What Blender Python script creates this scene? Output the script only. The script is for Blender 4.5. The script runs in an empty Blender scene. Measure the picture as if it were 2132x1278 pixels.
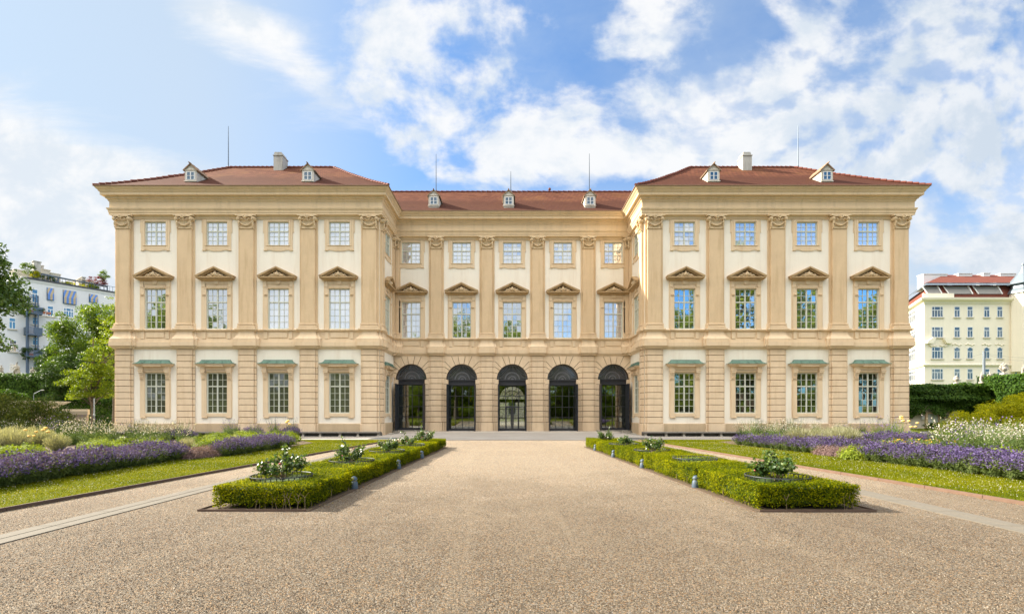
import bpy, bmesh, math, random
import numpy as np
from mathutils import Vector, Matrix

RND = random.Random(11)
NR = np.random.default_rng(11)
PI = math.pi
R = math.radians
sc = bpy.context.scene
COL = sc.collection

# ------------------------------------------------------------------ scene / camera / light
F = 1007.0            # focal length in photo pixels (photo is 2132 wide)
CX, HY = 1066.0, 858.0
CAMH = 1.65
cam = bpy.data.cameras.new('camera')
cam.sensor_width = 36.0
cam.lens = 36.0 * F / 2132.0
cam.shift_y = (HY - 639.0) / 2132.0
cam.clip_start, cam.clip_end = 0.1, 4000
camo = bpy.data.objects.new('camera', cam)
COL.objects.link(camo)
camo.location = (0, 0, CAMH)
camo.rotation_euler = (R(90), 0, 0)
sc.camera = camo

AZ, EL = 73.0, 33.0
S = Vector((-math.cos(R(EL)) * math.sin(R(AZ)), math.cos(R(EL)) * math.cos(R(AZ)), math.sin(R(EL))))
sun = bpy.data.lights.new('sun', 'SUN')
sun.energy = 5.0
sun.angle = R(0.6)
sun.color = (1.0, 0.92, 0.78)
suno = bpy.data.objects.new('sun', sun)
suno.rotation_euler = S.to_track_quat('Z', 'Y').to_euler()
COL.objects.link(suno)

sc.view_settings.view_transform = 'Standard'
sc.view_settings.look = 'None'
sc.view_settings.exposure = 1.56
sc.view_settings.gamma = 1.0
sc.cycles.max_bounces = 8
sc.cycles.diffuse_bounces = 4
sc.cycles.glossy_bounces = 3
sc.cycles.transparent_max_bounces = 12
sc.cycles.caustics_reflective = False
sc.cycles.caustics_refractive = False
sc.cycles.sample_clamp_indirect = 6.0


# ------------------------------------------------------------------ node helpers
class NT:
    def __init__(s, nt):
        s.nt = nt

    def n(s, t, **kw):
        nd = s.nt.nodes.new(t)
        for k, v in kw.items():
            setattr(nd, k, v)
        return nd

    def put(s, inp, v):
        if isinstance(v, bpy.types.NodeSocket):
            s.nt.links.new(v, inp)
        else:
            inp.default_value = v

    def m(s, op, *a, clamp=False):
        nd = s.n('ShaderNodeMath', operation=op)
        nd.use_clamp = clamp
        for i, v in enumerate(a):
            s.put(nd.inputs[i], v)
        return nd.outputs[0]

    def smooth(s, v, a, b, lo=0.0, hi=1.0):
        nd = s.n('ShaderNodeMapRange', interpolation_type='SMOOTHSTEP')
        for i, q in enumerate((v, a, b, lo, hi)):
            s.put(nd.inputs[i], q)
        return nd.outputs[0]

    def lin(s, v, a, b, lo=0.0, hi=1.0):
        nd = s.n('ShaderNodeMapRange')
        for i, q in enumerate((v, a, b, lo, hi)):
            s.put(nd.inputs[i], q)
        return nd.outputs[0]

    def mix(s, f, a, b, blend='MIX'):
        nd = s.n('ShaderNodeMix', data_type='RGBA', blend_type=blend)
        s.put(nd.inputs[0], f)
        s.put(nd.inputs[6], c4(a) if isinstance(a, tuple) else a)
        s.put(nd.inputs[7], c4(b) if isinstance(b, tuple) else b)
        return nd.outputs[2]

    def noise(s, vec, scale, detail=3.0, rough=0.55, dist=0.0):
        nd = s.n('ShaderNodeTexNoise')
        s.put(nd.inputs['Vector'], vec)
        nd.inputs['Scale'].default_value = scale
        nd.inputs['Detail'].default_value = detail
        nd.inputs['Roughness'].default_value = rough
        nd.inputs['Distortion'].default_value = dist
        return nd.outputs['Fac']

    def xyz(s, x, y, z):
        nd = s.n('ShaderNodeCombineXYZ')
        for i, q in enumerate((x, y, z)):
            s.put(nd.inputs[i], q)
        return nd.outputs[0]

    def sep(s, v):
        nd = s.n('ShaderNodeSeparateXYZ')
        s.put(nd.inputs[0], v)
        return nd.outputs

    def scale(s, v, sx, sy, sz):
        nd = s.n('ShaderNodeVectorMath', operation='MULTIPLY')
        s.put(nd.inputs[0], v)
        nd.inputs[1].default_value = (sx, sy, sz)
        return nd.outputs[0]


def c4(c):
    return (c[0], c[1], c[2], 1.0)


def new_mat(name):
    m = bpy.data.materials.new(name)
    m.use_nodes = True
    t = NT(m.node_tree)
    b = m.node_tree.nodes['Principled BSDF']
    t.pos = t.n('ShaderNodeNewGeometry').outputs['Position']
    return m, t, b


def stone(name, base, var=0.12, scale=1.2, rough=0.85, bump=0.25, bscale=14, stain=0.25, streak=0.5, stain_col=None):
    """weathered plaster / stone: mottling, rain streaks, fine grain"""
    m, t, b = new_mat(name)
    n1 = t.noise(t.pos, scale, 5, 0.6)
    c = t.mix(n1, tuple(x * (1 - var) for x in base), tuple(min(1, x * (1 + var)) for x in base))
    st = t.noise(t.scale(t.pos, 2.2, 2.2, 0.22), 1.0, 5, 0.65)
    f = t.smooth(st, 0.46, 0.72, 0.0, streak)
    sc_ = stain_col or tuple(x * 0.62 for x in base)
    c = t.mix(f, c, sc_)
    n2 = t.noise(t.pos, 9.0, 4, 0.7)
    c = t.mix(t.smooth(n2, 0.5, 0.8, 0, stain), c, tuple(x * 0.75 for x in base))
    t.put(b.inputs['Base Color'], c)
    b.inputs['Roughness'].default_value = rough
    b.inputs['Specular IOR Level'].default_value = 0.25
    bp = t.n('ShaderNodeBump')
    bp.inputs['Strength'].default_value = bump
    bp.inputs['Distance'].default_value = 0.02
    t.put(bp.inputs['Height'], t.noise(t.pos, bscale, 6, 0.7))
    t.put(b.inputs['Normal'], bp.outputs[0])
    return m


def plain(name, base, rough=0.5, metal=0.0, var=0.1, scale=5.0, spec=0.4):
    m, t, b = new_mat(name)
    n1 = t.noise(t.pos, scale, 4, 0.6)
    c = t.mix(n1, tuple(x * (1 - var) for x in base), tuple(min(1, x * (1 + var)) for x in base))
    t.put(b.inputs['Base Color'], c)
    b.inputs['Roughness'].default_value = rough
    b.inputs['Metallic'].default_value = metal
    b.inputs['Specular IOR Level'].default_value = spec
    return m


def leafmat(name, dark, mid, light, trans=0.35, rough=0.55, spec=0.3, patch=0.6):
    m, t, b = new_mat(name)
    rpi = t.n('ShaderNodeNewGeometry').outputs['Random Per Island']
    n1 = t.noise(t.pos, patch, 3, 0.6)
    f = t.m('ADD', t.m('MULTIPLY', rpi, 0.7), t.lin(n1, 0.3, 0.7, -0.05, 0.35))
    rp = t.n('ShaderNodeValToRGB')
    rp.color_ramp.elements[0].color = c4(dark)
    rp.color_ramp.elements[1].color = c4(light)
    e = rp.color_ramp.elements.new(0.5)
    e.color = c4(mid)
    t.put(rp.inputs[0], f)
    t.put(b.inputs['Base Color'], rp.outputs[0])
    b.inputs['Roughness'].default_value = rough
    b.inputs['Specular IOR Level'].default_value = spec
    tr = t.n('ShaderNodeBsdfTranslucent')
    t.put(tr.inputs[0], t.mix(1.0, rp.outputs[0], (1.35, 1.25, 0.5), 'MULTIPLY'))
    mx = t.n('ShaderNodeMixShader')
    mx.inputs[0].default_value = trans
    t.put(mx.inputs[1], b.outputs[0])
    t.put(mx.inputs[2], tr.outputs[0])
    out = [n for n in m.node_tree.nodes if n.type == 'OUTPUT_MATERIAL'][0]
    t.put(out.inputs[0], mx.outputs[0])
    return m


def panemat(name, col, refl, rough=0.02, col2=None):
    """window pane: mirror-like glass in front of a blind or a dark room"""
    m, t, b = new_mat(name)
    n1 = t.noise(t.pos, 0.35, 2, 0.5)
    t.put(b.inputs['Base Color'], t.mix(t.smooth(n1, 0.35, 0.65), col, col2 or tuple(x * 0.7 for x in col)))
    b.inputs['Roughness'].default_value = 0.9
    b.inputs['Specular IOR Level'].default_value = 0.1
    g = t.n('ShaderNodeBsdfGlossy')
    g.inputs['Color'].default_value = (0.92, 0.96, 1, 1)
    g.inputs['Roughness'].default_value = rough
    bp = t.n('ShaderNodeBump')
    bp.inputs['Strength'].default_value = 0.035
    bp.inputs['Distance'].default_value = 0.05
    t.put(bp.inputs['Height'], t.noise(t.pos, 1.7, 2, 0.5))
    t.put(g.inputs['Normal'], bp.outputs[0])
    mx = t.n('ShaderNodeMixShader')
    mx.inputs[0].default_value = refl
    t.put(mx.inputs[1], b.outputs[0])
    t.put(mx.inputs[2], g.outputs[0])
    out = [n for n in m.node_tree.nodes if n.type == 'OUTPUT_MATERIAL'][0]
    t.put(out.inputs[0], mx.outputs[0])
    return m


def clearglass(name, refl=0.28):
    m, t, b = new_mat(name)
    tr = t.n('ShaderNodeBsdfTransparent')
    tr.inputs[0].default_value = (0.5, 0.54, 0.53, 1)
    g = t.n('ShaderNodeBsdfGlossy')
    g.inputs['Color'].default_value = (0.9, 0.95, 0.95, 1)
    g.inputs['Roughness'].default_value = 0.02
    mx = t.n('ShaderNodeMixShader')
    mx.inputs[0].default_value = refl
    t.put(mx.inputs[1], tr.outputs[0])
    t.put(mx.inputs[2], g.outputs[0])
    out = [n for n in m.node_tree.nodes if n.type == 'OUTPUT_MATERIAL'][0]
    t.put(out.inputs[0], mx.outputs[0])
    return m


# ------------------------------------------------------------------ world
def make_world():
    w = bpy.data.worlds.new("World")
    sc.world = w
    w.use_nodes = True
    nt = w.node_tree
    t = NT(nt)
    bg = nt.nodes['Background']
    sky = t.n('ShaderNodeTexSky')
    sky.sky_type = 'NISHITA'
    sky.sun_disc = False
    sky.sun_elevation = R(EL)
    sky.sun_rotation = R(-AZ)
    sky.air_density = 1.0
    sky.dust_density = 0.8
    sky.ozone_density = 2.0
    g = t.n('ShaderNodeTexCoord').outputs['Generated']
    x, y, z = t.sep(g)
    ay = t.m('ADD', t.m('ABSOLUTE', y), 0.06)
    u = t.m('DIVIDE', x, ay)
    v = t.m('DIVIDE', t.m('MAXIMUM', z, 0.0), ay)
    zz = t.m('ADD', t.m('MAXIMUM', z, 0.0), 0.16)
    px = t.m('DIVIDE', x, zz)
    py = t.m('DIVIDE', y, zz)
    P = t.xyz(px, py, 0.0)
    warp = t.n('ShaderNodeTexNoise')
    t.put(warp.inputs['Vector'], P)
    warp.inputs['Scale'].default_value = 1.3
    warp.inputs['Detail'].default_value = 2
    ws = t.n('ShaderNodeVectorMath', operation='SCALE')
    t.put(ws.inputs[0], warp.outputs['Color'])
    ws.inputs['Scale'].default_value = 0.35
    va = t.n('ShaderNodeVectorMath', operation='ADD')
    t.put(va.inputs[0], P)
    t.put(va.inputs[1], ws.outputs[0])
    P2 = va.outputs[0]
    big = t.noise(P2, 1.7, 8, 0.58)
    uvw = t.n('ShaderNodeVectorMath', operation='ADD')
    t.put(uvw.inputs[0], t.xyz(u, t.m('MULTIPLY', v, 1.25), t.m('MULTIPLY', t.smooth(y, -0.05, 0.05), 3.0)))
    uvs = t.n('ShaderNodeVectorMath', operation='SCALE')
    t.put(uvs.inputs[0], warp.outputs['Color'])
    uvs.inputs['Scale'].default_value = 0.16
    t.put(uvw.inputs[1], uvs.outputs[0])
    UV = uvw.outputs[0]
    puff = t.noise(UV, 7.5, 9, 0.56)
    # wisps stretched along the high streak direction
    rot = t.n('ShaderNodeMapping')
    t.put(rot.inputs[0], t.xyz(u, v, 0.0))
    rot.inputs['Rotation'].default_value = (0, 0, R(32))
    rot.inputs['Scale'].default_value = (1.6, 7.0, 1.0)
    wisp = t.noise(rot.outputs[0], 1.6, 8, 0.62, 0.5)

    def blob(cu, cv, ru, rv, ang, amp):
        ca, sa = math.cos(R(ang)), math.sin(R(ang))
        du = t.m('SUBTRACT', u, cu)
        dv = t.m('SUBTRACT', v, cv)
        a = t.m('ADD', t.m('MULTIPLY', du, ca / ru), t.m('MULTIPLY', dv, sa / ru))
        b_ = t.m('ADD', t.m('MULTIPLY', du, -sa / rv), t.m('MULTIPLY', dv, ca / rv))
        d2 = t.m('ADD', t.m('MULTIPLY', a, a), t.m('MULTIPLY', b_, b_))
        return t.m('MULTIPLY', t.m('POWER', 2.718, t.m('MULTIPLY', d2, -1.0)), amp)

    def total(lst):
        acc = lst[0]
        for q in lst[1:]:
            acc = t.m('ADD', acc, q)
        return acc

    # layer 1: wispy bank low on the left and the high streak
    cov1 = total([
        blob(-1.05, 0.46, 0.52, 0.16, -20, 0.80),
        blob(-0.70, 0.36, 0.42, 0.085, -14, 0.46),
        blob(-1.10, 0.22, 0.55, 0.16, -8, 0.36),
        blob(-0.56, 0.77, 0.27, 0.065, -36, 0.42),
        blob(-0.42, 0.68, 0.12, 0.035, -38, 0.24),
        blob(-0.86, 0.84, 0.12, 0.03, -38, 0.22),
        blob(-0.20, 0.60, 0.24, 0.09, 10, 0.20)])
    m1 = t.smooth(t.m('ADD', wisp, cov1), 0.62, 1.08)
    # layer 2: cumulus field
    cov2 = total([
        blob(-0.20, 0.70, 0.12, 0.17, -30, 0.20),
        blob(-0.02, 0.63, 0.10, 0.05, 0, 0.12),
        blob(0.10, 0.60, 0.06, 0.06, 0, 0.12),
        blob(-0.02, 0.53, 0.09, 0.05, 0, 0.11),
        blob(0.16, 0.495, 0.26, 0.045, 0, 0.20),
        blob(0.06, 0.84, 0.12, 0.05, 0, 0.10),
        blob(0.24, 0.78, 0.08, 0.07, 20, 0.12),
        blob(0.55, 0.68, 0.28, 0.20, 10, 0.085),
        blob(0.90, 0.66, 0.30, 0.26, 0, 0.09),
        blob(1.10, 0.40, 0.34, 0.36, 0, 0.20),
        blob(0.56, 0.50, 0.34, 0.10, 0, 0.14),
        blob(0.03, 0.72, 0.05, 0.14, -10, -0.07),
        blob(0.22, 0.64, 0.10, 0.06, 20, -0.04),
        blob(-0.62, 0.60, 0.30, 0.16, -20, -0.22),
        blob(-0.95, 0.75, 0.30, 0.12, -20, -0.22)])
    front = t.smooth(y, -0.2, 0.02)
    back = t.m('SUBTRACT', 1.0, front)
    cov2 = t.m('MULTIPLY', cov2, front)
    cov2 = t.m('ADD', cov2, t.m('MULTIPLY', back, t.m('ADD', t.lin(u, -0.8, 0.8, 0.32, -0.06), t.smooth(v, 0.45, 1.0, 0.0, 0.30))))
    m1 = t.m('MULTIPLY', m1, front)
    fld = t.m('ADD', t.m('MULTIPLY', big, 0.30), t.m('MULTIPLY', puff, 0.70))
    m2 = t.smooth(t.m('ADD', fld, cov2), 0.50, 0.66)
    # dappled altocumulus: soft thin places between the puffs on the right
    cell = t.noise(UV, 13.0, 4, 0.5)
    gaps = t.smooth(cell, 0.34, 0.52, 0.0, 1.0)
    right = t.smooth(u, 0.12, 0.5)
    low = t.smooth(v, 0.25, 0.45, 0.35, 1.0)
    thin = t.m('SUBTRACT', 1.0, t.m('MULTIPLY', t.m('MULTIPLY', right, low), t.m('MULTIPLY', t.m('SUBTRACT', 1.0, gaps), 0.62)))
    m2 = t.m('MULTIPLY', m2, thin)
    mask = t.m('MAXIMUM', t.m('MULTIPLY', m1, 0.97), t.m('MULTIPLY', m2, 0.96))
    # clouds: bright tops, faint grey-blue bases on the right
    shade = t.smooth(t.noise(UV, 9.0, 6, 0.6), 0.40, 0.64)
    far = t.smooth(u, 0.30, 1.0)
    ccol = t.mix(shade, (6.3, 6.35, 6.4), (5.0, 5.45, 5.95))
    ccol = t.mix(t.m('MULTIPLY', far, 0.75), ccol, t.mix(shade, (5.3, 5.6, 5.95), (3.9, 4.5, 5.2)))
    # added unseen fill for the shaded front: clouds behind the viewer made far brighter
    ccol = t.mix(t.m('MULTIPLY', back, t.smooth(v, 0.45, 1.4)), ccol, (29.5, 28.4, 27.0))
    skyc = t.mix(1.0, sky.outputs[0], (0.60, 1.18, 1.66), 'MULTIPLY')
    # pale summer haze toward the sun side and the horizon
    hz = t.smooth(u, 0.12, -0.65, 0.0, 0.88)
    hz = t.m('MAXIMUM', hz, t.smooth(v, 0.60, 0.20, 0.0, 0.96))
    hz = t.m('MAXIMUM', hz, t.lin(t.noise(P2, 2.2, 6, 0.6), 0.35, 0.7, 0.16, 0.50))
    skyc = t.mix(t.m('MULTIPLY', hz, front), skyc, (4.2, 4.9, 5.6))
    colr = t.mix(mask, skyc, ccol)
    t.put(bg.inputs[0], colr)
    bg.inputs[1].default_value = SKYS


SKYS = 0.053
make_world()


# ------------------------------------------------------------------ mesh helpers
class MB:
    def __init__(s):
        s.v, s.f = [], []

    def add(s, vs, fs):
        k = len(s.v)
        s.v += [tuple(p) for p in vs]
        s.f += [tuple(i + k for i in q) for q in fs]
        return s

    def box(s, x0, x1, y0, y1, z0, z1):
        return s.frust((x0, x1, y0, y1), z0, (x0, x1, y0, y1), z1)

    def frust(s, a, z0, b, z1):
        vs = [(a[0], a[2], z0), (a[1], a[2], z0), (a[1], a[3], z0), (a[0], a[3], z0),
              (b[0], b[2], z1), (b[1], b[2], z1), (b[1], b[3], z1), (b[0], b[3], z1)]
        return s.add(vs, [(3, 2, 1, 0), (4, 5, 6, 7), (0, 1, 5, 4), (1, 2, 6, 5), (2, 3, 7, 6), (3, 0, 4, 7)])

    def bbox(s, x0, x1, y0, y1, z0, z1, b=0.012):
        """box whose front (low y) edges are chamfered"""
        vs = [(x0, y1, z0), (x1, y1, z0), (x1, y1, z1), (x0, y1, z1),
              (x0, y0 + b, z0), (x1, y0 + b, z0), (x1, y0 + b, z1), (x0, y0 + b, z1),
              (x0 + b, y0, z0 + b), (x1 - b, y0, z0 + b), (x1 - b, y0, z1 - b), (x0 + b, y0, z1 - b)]
        return s.add(vs, [(0, 1, 2, 3), (8, 9, 10, 11), (0, 4, 5, 1), (1, 5, 6, 2), (2, 6, 7, 3), (3, 7, 4, 0),
                          (4, 8, 9, 5), (5, 9, 10, 6), (6, 10, 11, 7), (7, 11, 8, 4)])

    def prism(s, poly, y0, y1):
        n = len(poly)
        vs = [(p[0], y0, p[1]) for p in poly] + [(p[0], y1, p[1]) for p in poly]
        fs = [tuple(range(n)), tuple(range(2 * n - 1, n - 1, -1))]
        fs += [(i, i + n, (i + 1) % n + n, (i + 1) % n) for i in range(n)]
        return s.add(vs, fs)

    def zprism(s, poly, z0, z1):
        n = len(poly)
        vs = [(p[0], p[1], z0) for p in poly] + [(p[0], p[1], z1) for p in poly]
        fs = [tuple(range(n - 1, -1, -1)), tuple(range(n, 2 * n))]
        fs += [(i, (i + 1) % n, (i + 1) % n + n, i + n) for i in range(n)]
        return s.add(vs, fs)

    def lathe(s, prof, cx=0, cy=0, n=16, z0=0):
        vs, fs = [], []
        for r, z in prof:
            for i in range(n):
                a = 2 * PI * i / n
                vs.append((cx + r * math.cos(a), cy + r * math.sin(a), z0 + z))
        for j in range(len(prof) - 1):
            for i in range(n):
                fs.append((j * n + i, j * n + (i + 1) % n, (j + 1) * n + (i + 1) % n, (j + 1) * n + i))
        fs.append(tuple(range(n - 1, -1, -1)))
        fs.append(tuple(range((len(prof) - 1) * n, len(prof) * n)))
        return s.add(vs, fs)

    def tube(s, pts, r, n=6):
        pts = [Vector(p) for p in pts]
        rs = r if isinstance(r, (list, tuple)) else [r] * len(pts)
        vs, fs = [], []
        for i, p in enumerate(pts):
            d = (pts[min(i + 1, len(pts) - 1)] - pts[max(i - 1, 0)])
            if d.length < 1e-9:
                d = Vector((0, 0, 1))
            d.normalize()
            a = d.orthogonal().normalized() if i == 0 else (a - d * a.dot(d)).normalized()
            b = d.cross(a)
            for k in range(n):
                w = 2 * PI * k / n
                vs.append(tuple(p + (a * math.cos(w) + b * math.sin(w)) * rs[i]))
        for i in range(len(pts) - 1):
            for k in range(n):
                fs.append((i * n + k, i * n + (k + 1) % n, (i + 1) * n + (k + 1) % n, (i + 1) * n + k))
        fs.append(tuple(range(n - 1, -1, -1)))
        fs.append(tuple(range((len(pts) - 1) * n, len(pts) * n)))
        return s.add(vs, fs)

    def ell(s, c, r, nu=8, nv=5):
        vs, fs = [], []
        for j in range(nv + 1):
            th = PI * j / nv
            for i in range(nu):
                a = 2 * PI * i / nu
                vs.append((c[0] + r[0] * math.sin(th) * math.cos(a), c[1] + r[1] * math.sin(th) * math.sin(a), c[2] + r[2] * math.cos(th)))
        for j in range(nv):
            for i in range(nu):
                fs.append((j * nu + i, (j + 1) * nu + i, (j + 1) * nu + (i + 1) % nu, j * nu + (i + 1) % nu))
        return s.add(vs, fs)

    def sweep(s, path, prof):
        """profile of (outward, z) swept along an axis-aligned plan path with mitred corners; outward is left of travel"""
        n = len(path)
        nm = []
        for i in range(n - 1):
            d = (Vector(path[i + 1]) - Vector(path[i])).normalized()
            nm.append(Vector((d.y, -d.x)))
        vs, m = [], len(prof)
        for i, p in enumerate(path):
            if i == 0:
                k = nm[0]
            elif i == n - 1:
                k = nm[-1]
            else:
                k = nm[i - 1] + nm[i]
            for o, z in prof:
                vs.append((p[0] + k.x * o, p[1] + k.y * o, z))
        fs = []
        for i in range(n - 1):
            for j in range(m - 1):
                fs.append((i * m + j, (i + 1) * m + j, (i + 1) * m + j + 1, i * m + j + 1))
        return s.add(vs, fs)

    def mesh(s, name, mat, smooth=False, recalc=True):
        me = bpy.data.meshes.new(name)
        me.from_pydata(s.v, [], s.f)
        me.materials.append(mat)
        if recalc:
            bm = bmesh.new()
            bm.from_mesh(me)
            bmesh.ops.recalc_face_normals(bm, faces=bm.faces)
            bm.to_mesh(me)
            bm.free()
        if smooth:
            me.polygons.foreach_set('use_smooth', [True] * len(me.polygons))
        me.update()
        return me


def bulk(name, verts, k, mat):
    """mesh of many separate k-gons: verts is (n*k,3)"""
    verts = np.asarray(verts, dtype=np.float32).reshape(-1, 3)
    nv = len(verts)
    nf = nv // k
    me = bpy.data.meshes.new(name)
    me.vertices.add(nv)
    me.vertices.foreach_set('co', verts.ravel())
    me.loops.add(nv)
    me.loops.foreach_set('vertex_index', np.arange(nv, dtype=np.int32))
    me.polygons.add(nf)
    me.polygons.foreach_set('loop_start', np.arange(0, nv, k, dtype=np.int32))
    me.materials.append(mat)
    me.update(calc_edges=True)
    return me


def unit(a):
    return a / (np.linalg.norm(a, axis=1, keepdims=True) + 1e-9)


def leaf_verts(Cn, size, up=0.5, aspect=0.5, nrm=None):
    n = len(Cn)
    N = NR.normal(size=(n, 3))
    N[:, 2] += up * 2
    if nrm is not None:
        N = N * 0.6 + nrm * 1.4
    N = unit(N)
    T = unit(np.cross(N, NR.normal(size=(n, 3))))
    B = np.cross(N, T)
    s = (np.asarray(size) * NR.uniform(0.7, 1.3, n))[:, None]
    Q = np.stack([Cn - T * s * .5, Cn + B * s * aspect * .5 - T * s * .05, Cn + T * s * .5, Cn - B * s * aspect * .5 - T * s * .05], axis=1)
    return Q.reshape(-1, 3)


def blades(P, h, w, lean=0.35):
    n = len(P)
    a = NR.uniform(0, 2 * PI, n)
    d = np.stack([np.cos(a), np.sin(a), np.zeros(n)], 1)
    hh = (h * NR.uniform(0.5, 1.2, n))[:, None]
    l = NR.normal(size=(n, 3)) * lean
    l[:, 2] = 1
    l = unit(l) * hh
    V = np.stack([P - d * w * .5, P + d * w * .5, P + l], 1)
    return V.reshape(-1, 3)


def ob(name, me, parent=None, loc=(0, 0, 0), rz=0.0, scale=1.0):
    o = bpy.data.objects.new(name, me)
    COL.objects.link(o)
    if parent is not None:
        o.parent = parent
    o.location = loc
    o.rotation_euler = (0, 0, rz)
    if scale != 1.0:
        o.scale = (scale,) * 3 if not isinstance(scale, tuple) else scale
    return o


def tag(o, label=None, cat=None, group=None, kind=None):
    if label:
        o['label'] = label
    if cat:
        o['category'] = cat
    if group:
        o['group'] = group
    if kind:
        o['kind'] = kind
    return o


def thing(name, loc, label, cat, group=None, rz=0.0, scale=1.0):
    o = ob(name, None, None, loc, rz, scale)
    return tag(o, label, cat, group)


def copy_thing(root, loc, rz=0.0, scale=1.0, label=None):
    r = root.copy()
    COL.objects.link(r)
    r.location = loc
    r.rotation_euler = (0, 0, rz)
    r.scale = (scale,) * 3 if not isinstance(scale, tuple) else scale
    if label:
        r['label'] = label
    for ch in list(root.children):
        c = ch.copy()
        COL.objects.link(c)
        c.parent = r
        for g in ch.children:
            d = g.copy()
            COL.objects.link(d)
            d.parent = c
    return r


def dip(x, y):
    def S_(q):
        q = np.clip(q, 0, 1)
        return q * q * (3 - 2 * q)
    return -0.20 * S_((np.abs(x) - 8.0) / 3.0) * S_((np.asarray(y) - 29.0) / 6.5)


def gp(px, py, z=0.0):
    """ground point seen at a photo pixel"""
    D = (CAMH - z) * F / (py - HY)
    return ((px - CX) * D / F, D)


def at(px, D):
    return (px - CX) * D / F


def zat(py, D):
    return CAMH + (HY - py) * D / F


# ------------------------------------------------------------------ materials
M = {}
M['cream'] = stone('cream_plaster', (0.87, 0.80, 0.675), 0.06, 0.7, 0.9, 0.14, 20, 0.08, 0.32, (0.66, 0.54, 0.40))
M['tan'] = stone('tan_render', (0.675, 0.50, 0.31), 0.13, 1.1, 0.88, 0.22, 18, 0.22, 0.5, (0.47, 0.32, 0.17))
M['tanl'] = stone('light_tan_stone', (0.73, 0.565, 0.375), 0.10, 1.2, 0.86, 0.25, 14, 0.22, 0.4, (0.55, 0.38, 0.21))
M['block'] = stone('dressed_stone', (0.74, 0.57, 0.385), 0.16, 1.3, 0.86, 0.3, 11, 0.25, 0.35, (0.50, 0.345, 0.19))
M['joint'] = stone('mortar_joint', (0.10, 0.065, 0.04), 0.2, 2, 0.95, 0.2, 12)
M['plinth'] = stone('plinth_stone', (0.54, 0.405, 0.255), 0.16, 1.6, 0.88, 0.3, 9, 0.35, 0.45, (0.33, 0.245, 0.155))
M['entab'] = stone('cornice_render', (0.71, 0.54, 0.34), 0.10, 0.9, 0.88, 0.2, 16, 0.2, 0.35)
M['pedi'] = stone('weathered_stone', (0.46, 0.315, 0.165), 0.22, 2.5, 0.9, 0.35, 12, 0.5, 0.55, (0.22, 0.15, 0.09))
M['tymp'] = stone('dark_stone', (0.27, 0.175, 0.09), 0.25, 3, 0.9, 0.3, 12, 0.5, 0.4)  # darker stone behind the pediment relief
M['carve'] = stone('carved_stone', (0.68, 0.52, 0.325), 0.25, 4.0, 0.88, 0.3, 16, 0.45, 0.3)
M['sash'] = plain('sash_paint', (0.58, 0.585, 0.49), 0.5, 0, 0.06)
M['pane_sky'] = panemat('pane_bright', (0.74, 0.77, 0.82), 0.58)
M['pane_main'] = panemat('pane_main', (0.10, 0.12, 0.10), 0.66)
M['pane_low'] = panemat('pane_low', (0.095, 0.10, 0.062), 0.14, 0.03)
M['pane_low2'] = panemat('pane_low2', (0.02, 0.022, 0.015), 0.34, 0.02)
M['fanpane'] = panemat('fan_pane', (0.008, 0.008, 0.009), 0.10, 0.03)
M['pane_blind'] = panemat('pane_blind', (0.55, 0.55, 0.44), 0.15, 0.05)
M['pane_blue'] = panemat('pane_blue', (0.045, 0.10, 0.15), 0.16)
M['copper'] = stone('green_copper', (0.125, 0.21, 0.16), 0.3, 3.0, 0.7, 0.2, 9, 0.5, 0.6, (0.06, 0.12, 0.085))
M['iron'] = plain('dark_iron', (0.042, 0.042, 0.048), 0.45, 0.0, 0.2, 6, 0.4)
M['grille'] = plain('grille_iron', (0.15, 0.15, 0.155), 0.5, 0, 0.2, 6, 0.4)
M['shutter'] = plain('dark_shutter', (0.022, 0.023, 0.03), 0.5, 0.0, 0.3, 3, 0.4)
M['glass'] = clearglass('door_glass', 0.24)
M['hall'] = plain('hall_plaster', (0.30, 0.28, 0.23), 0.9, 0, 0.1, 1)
M['dormer'] = stone('dormer_plaster', (0.62, 0.57, 0.49), 0.12, 3, 0.9, 0.3, 14, 0.6, 0.6, (0.3, 0.27, 0.22))
M['chim'] = stone('chimney_plaster', (0.46, 0.435, 0.395), 0.14, 3, 0.9, 0.3, 14, 0.6, 0.8, (0.18, 0.165, 0.145))
M['oldtile'] = stone('old_tile', (0.30, 0.20, 0.13), 0.3, 5, 0.9, 0.4, 16, 0.5, 0.4)
M['rod'] = plain('rod_metal', (0.10, 0.12, 0.14), 0.4, 0.6)
M['bench'] = stone('bench_stone', (0.20, 0.185, 0.165), 0.2, 4, 0.9, 0.3, 14, 0.4, 0.3)
M['benchleg'] = stone('bench_leg_stone', (0.32, 0.29, 0.24), 0.2, 6, 0.9, 0.3, 14, 0.4, 0.3)
M['steel'] = plain('rusty_steel', (0.105, 0.068, 0.05), 0.85, 0.0, 0.3, 12)
M['brickedge'] = stone('brick_edging', (0.16, 0.10, 0.07), 0.25, 8, 0.9, 0.4, 25, 0.5, 0.3)
M['concrete'] = stone('channel_concrete', (0.15, 0.132, 0.105), 0.10, 6, 0.9, 0.2, 40, 0.3, 0.0)
M['slot'] = plain('drain_slot', (0.03, 0.03, 0.03), 0.8)
M['ring'] = plain('ring_metal', (0.045, 0.05, 0.053), 0.55, 0.4, 0.2, 10)
M['bollard'] = plain('bollard_paint', (0.06, 0.088, 0.12), 0.5, 0.0, 0.1, 20)
M['lens'] = plain('bollard_lens', (0.55, 0.55, 0.52), 0.3)
M['plate'] = plain('cover_plate', (0.085, 0.11, 0.125), 0.4, 0.5, 0.15, 4)
M['soil'] = stone('soil', (0.10, 0.07, 0.045), 0.3, 9, 0.95, 0.6, 30)
M['bark'] = stone('bark', (0.11, 0.085, 0.06), 0.3, 5, 0.95, 0.8, 25)
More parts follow.
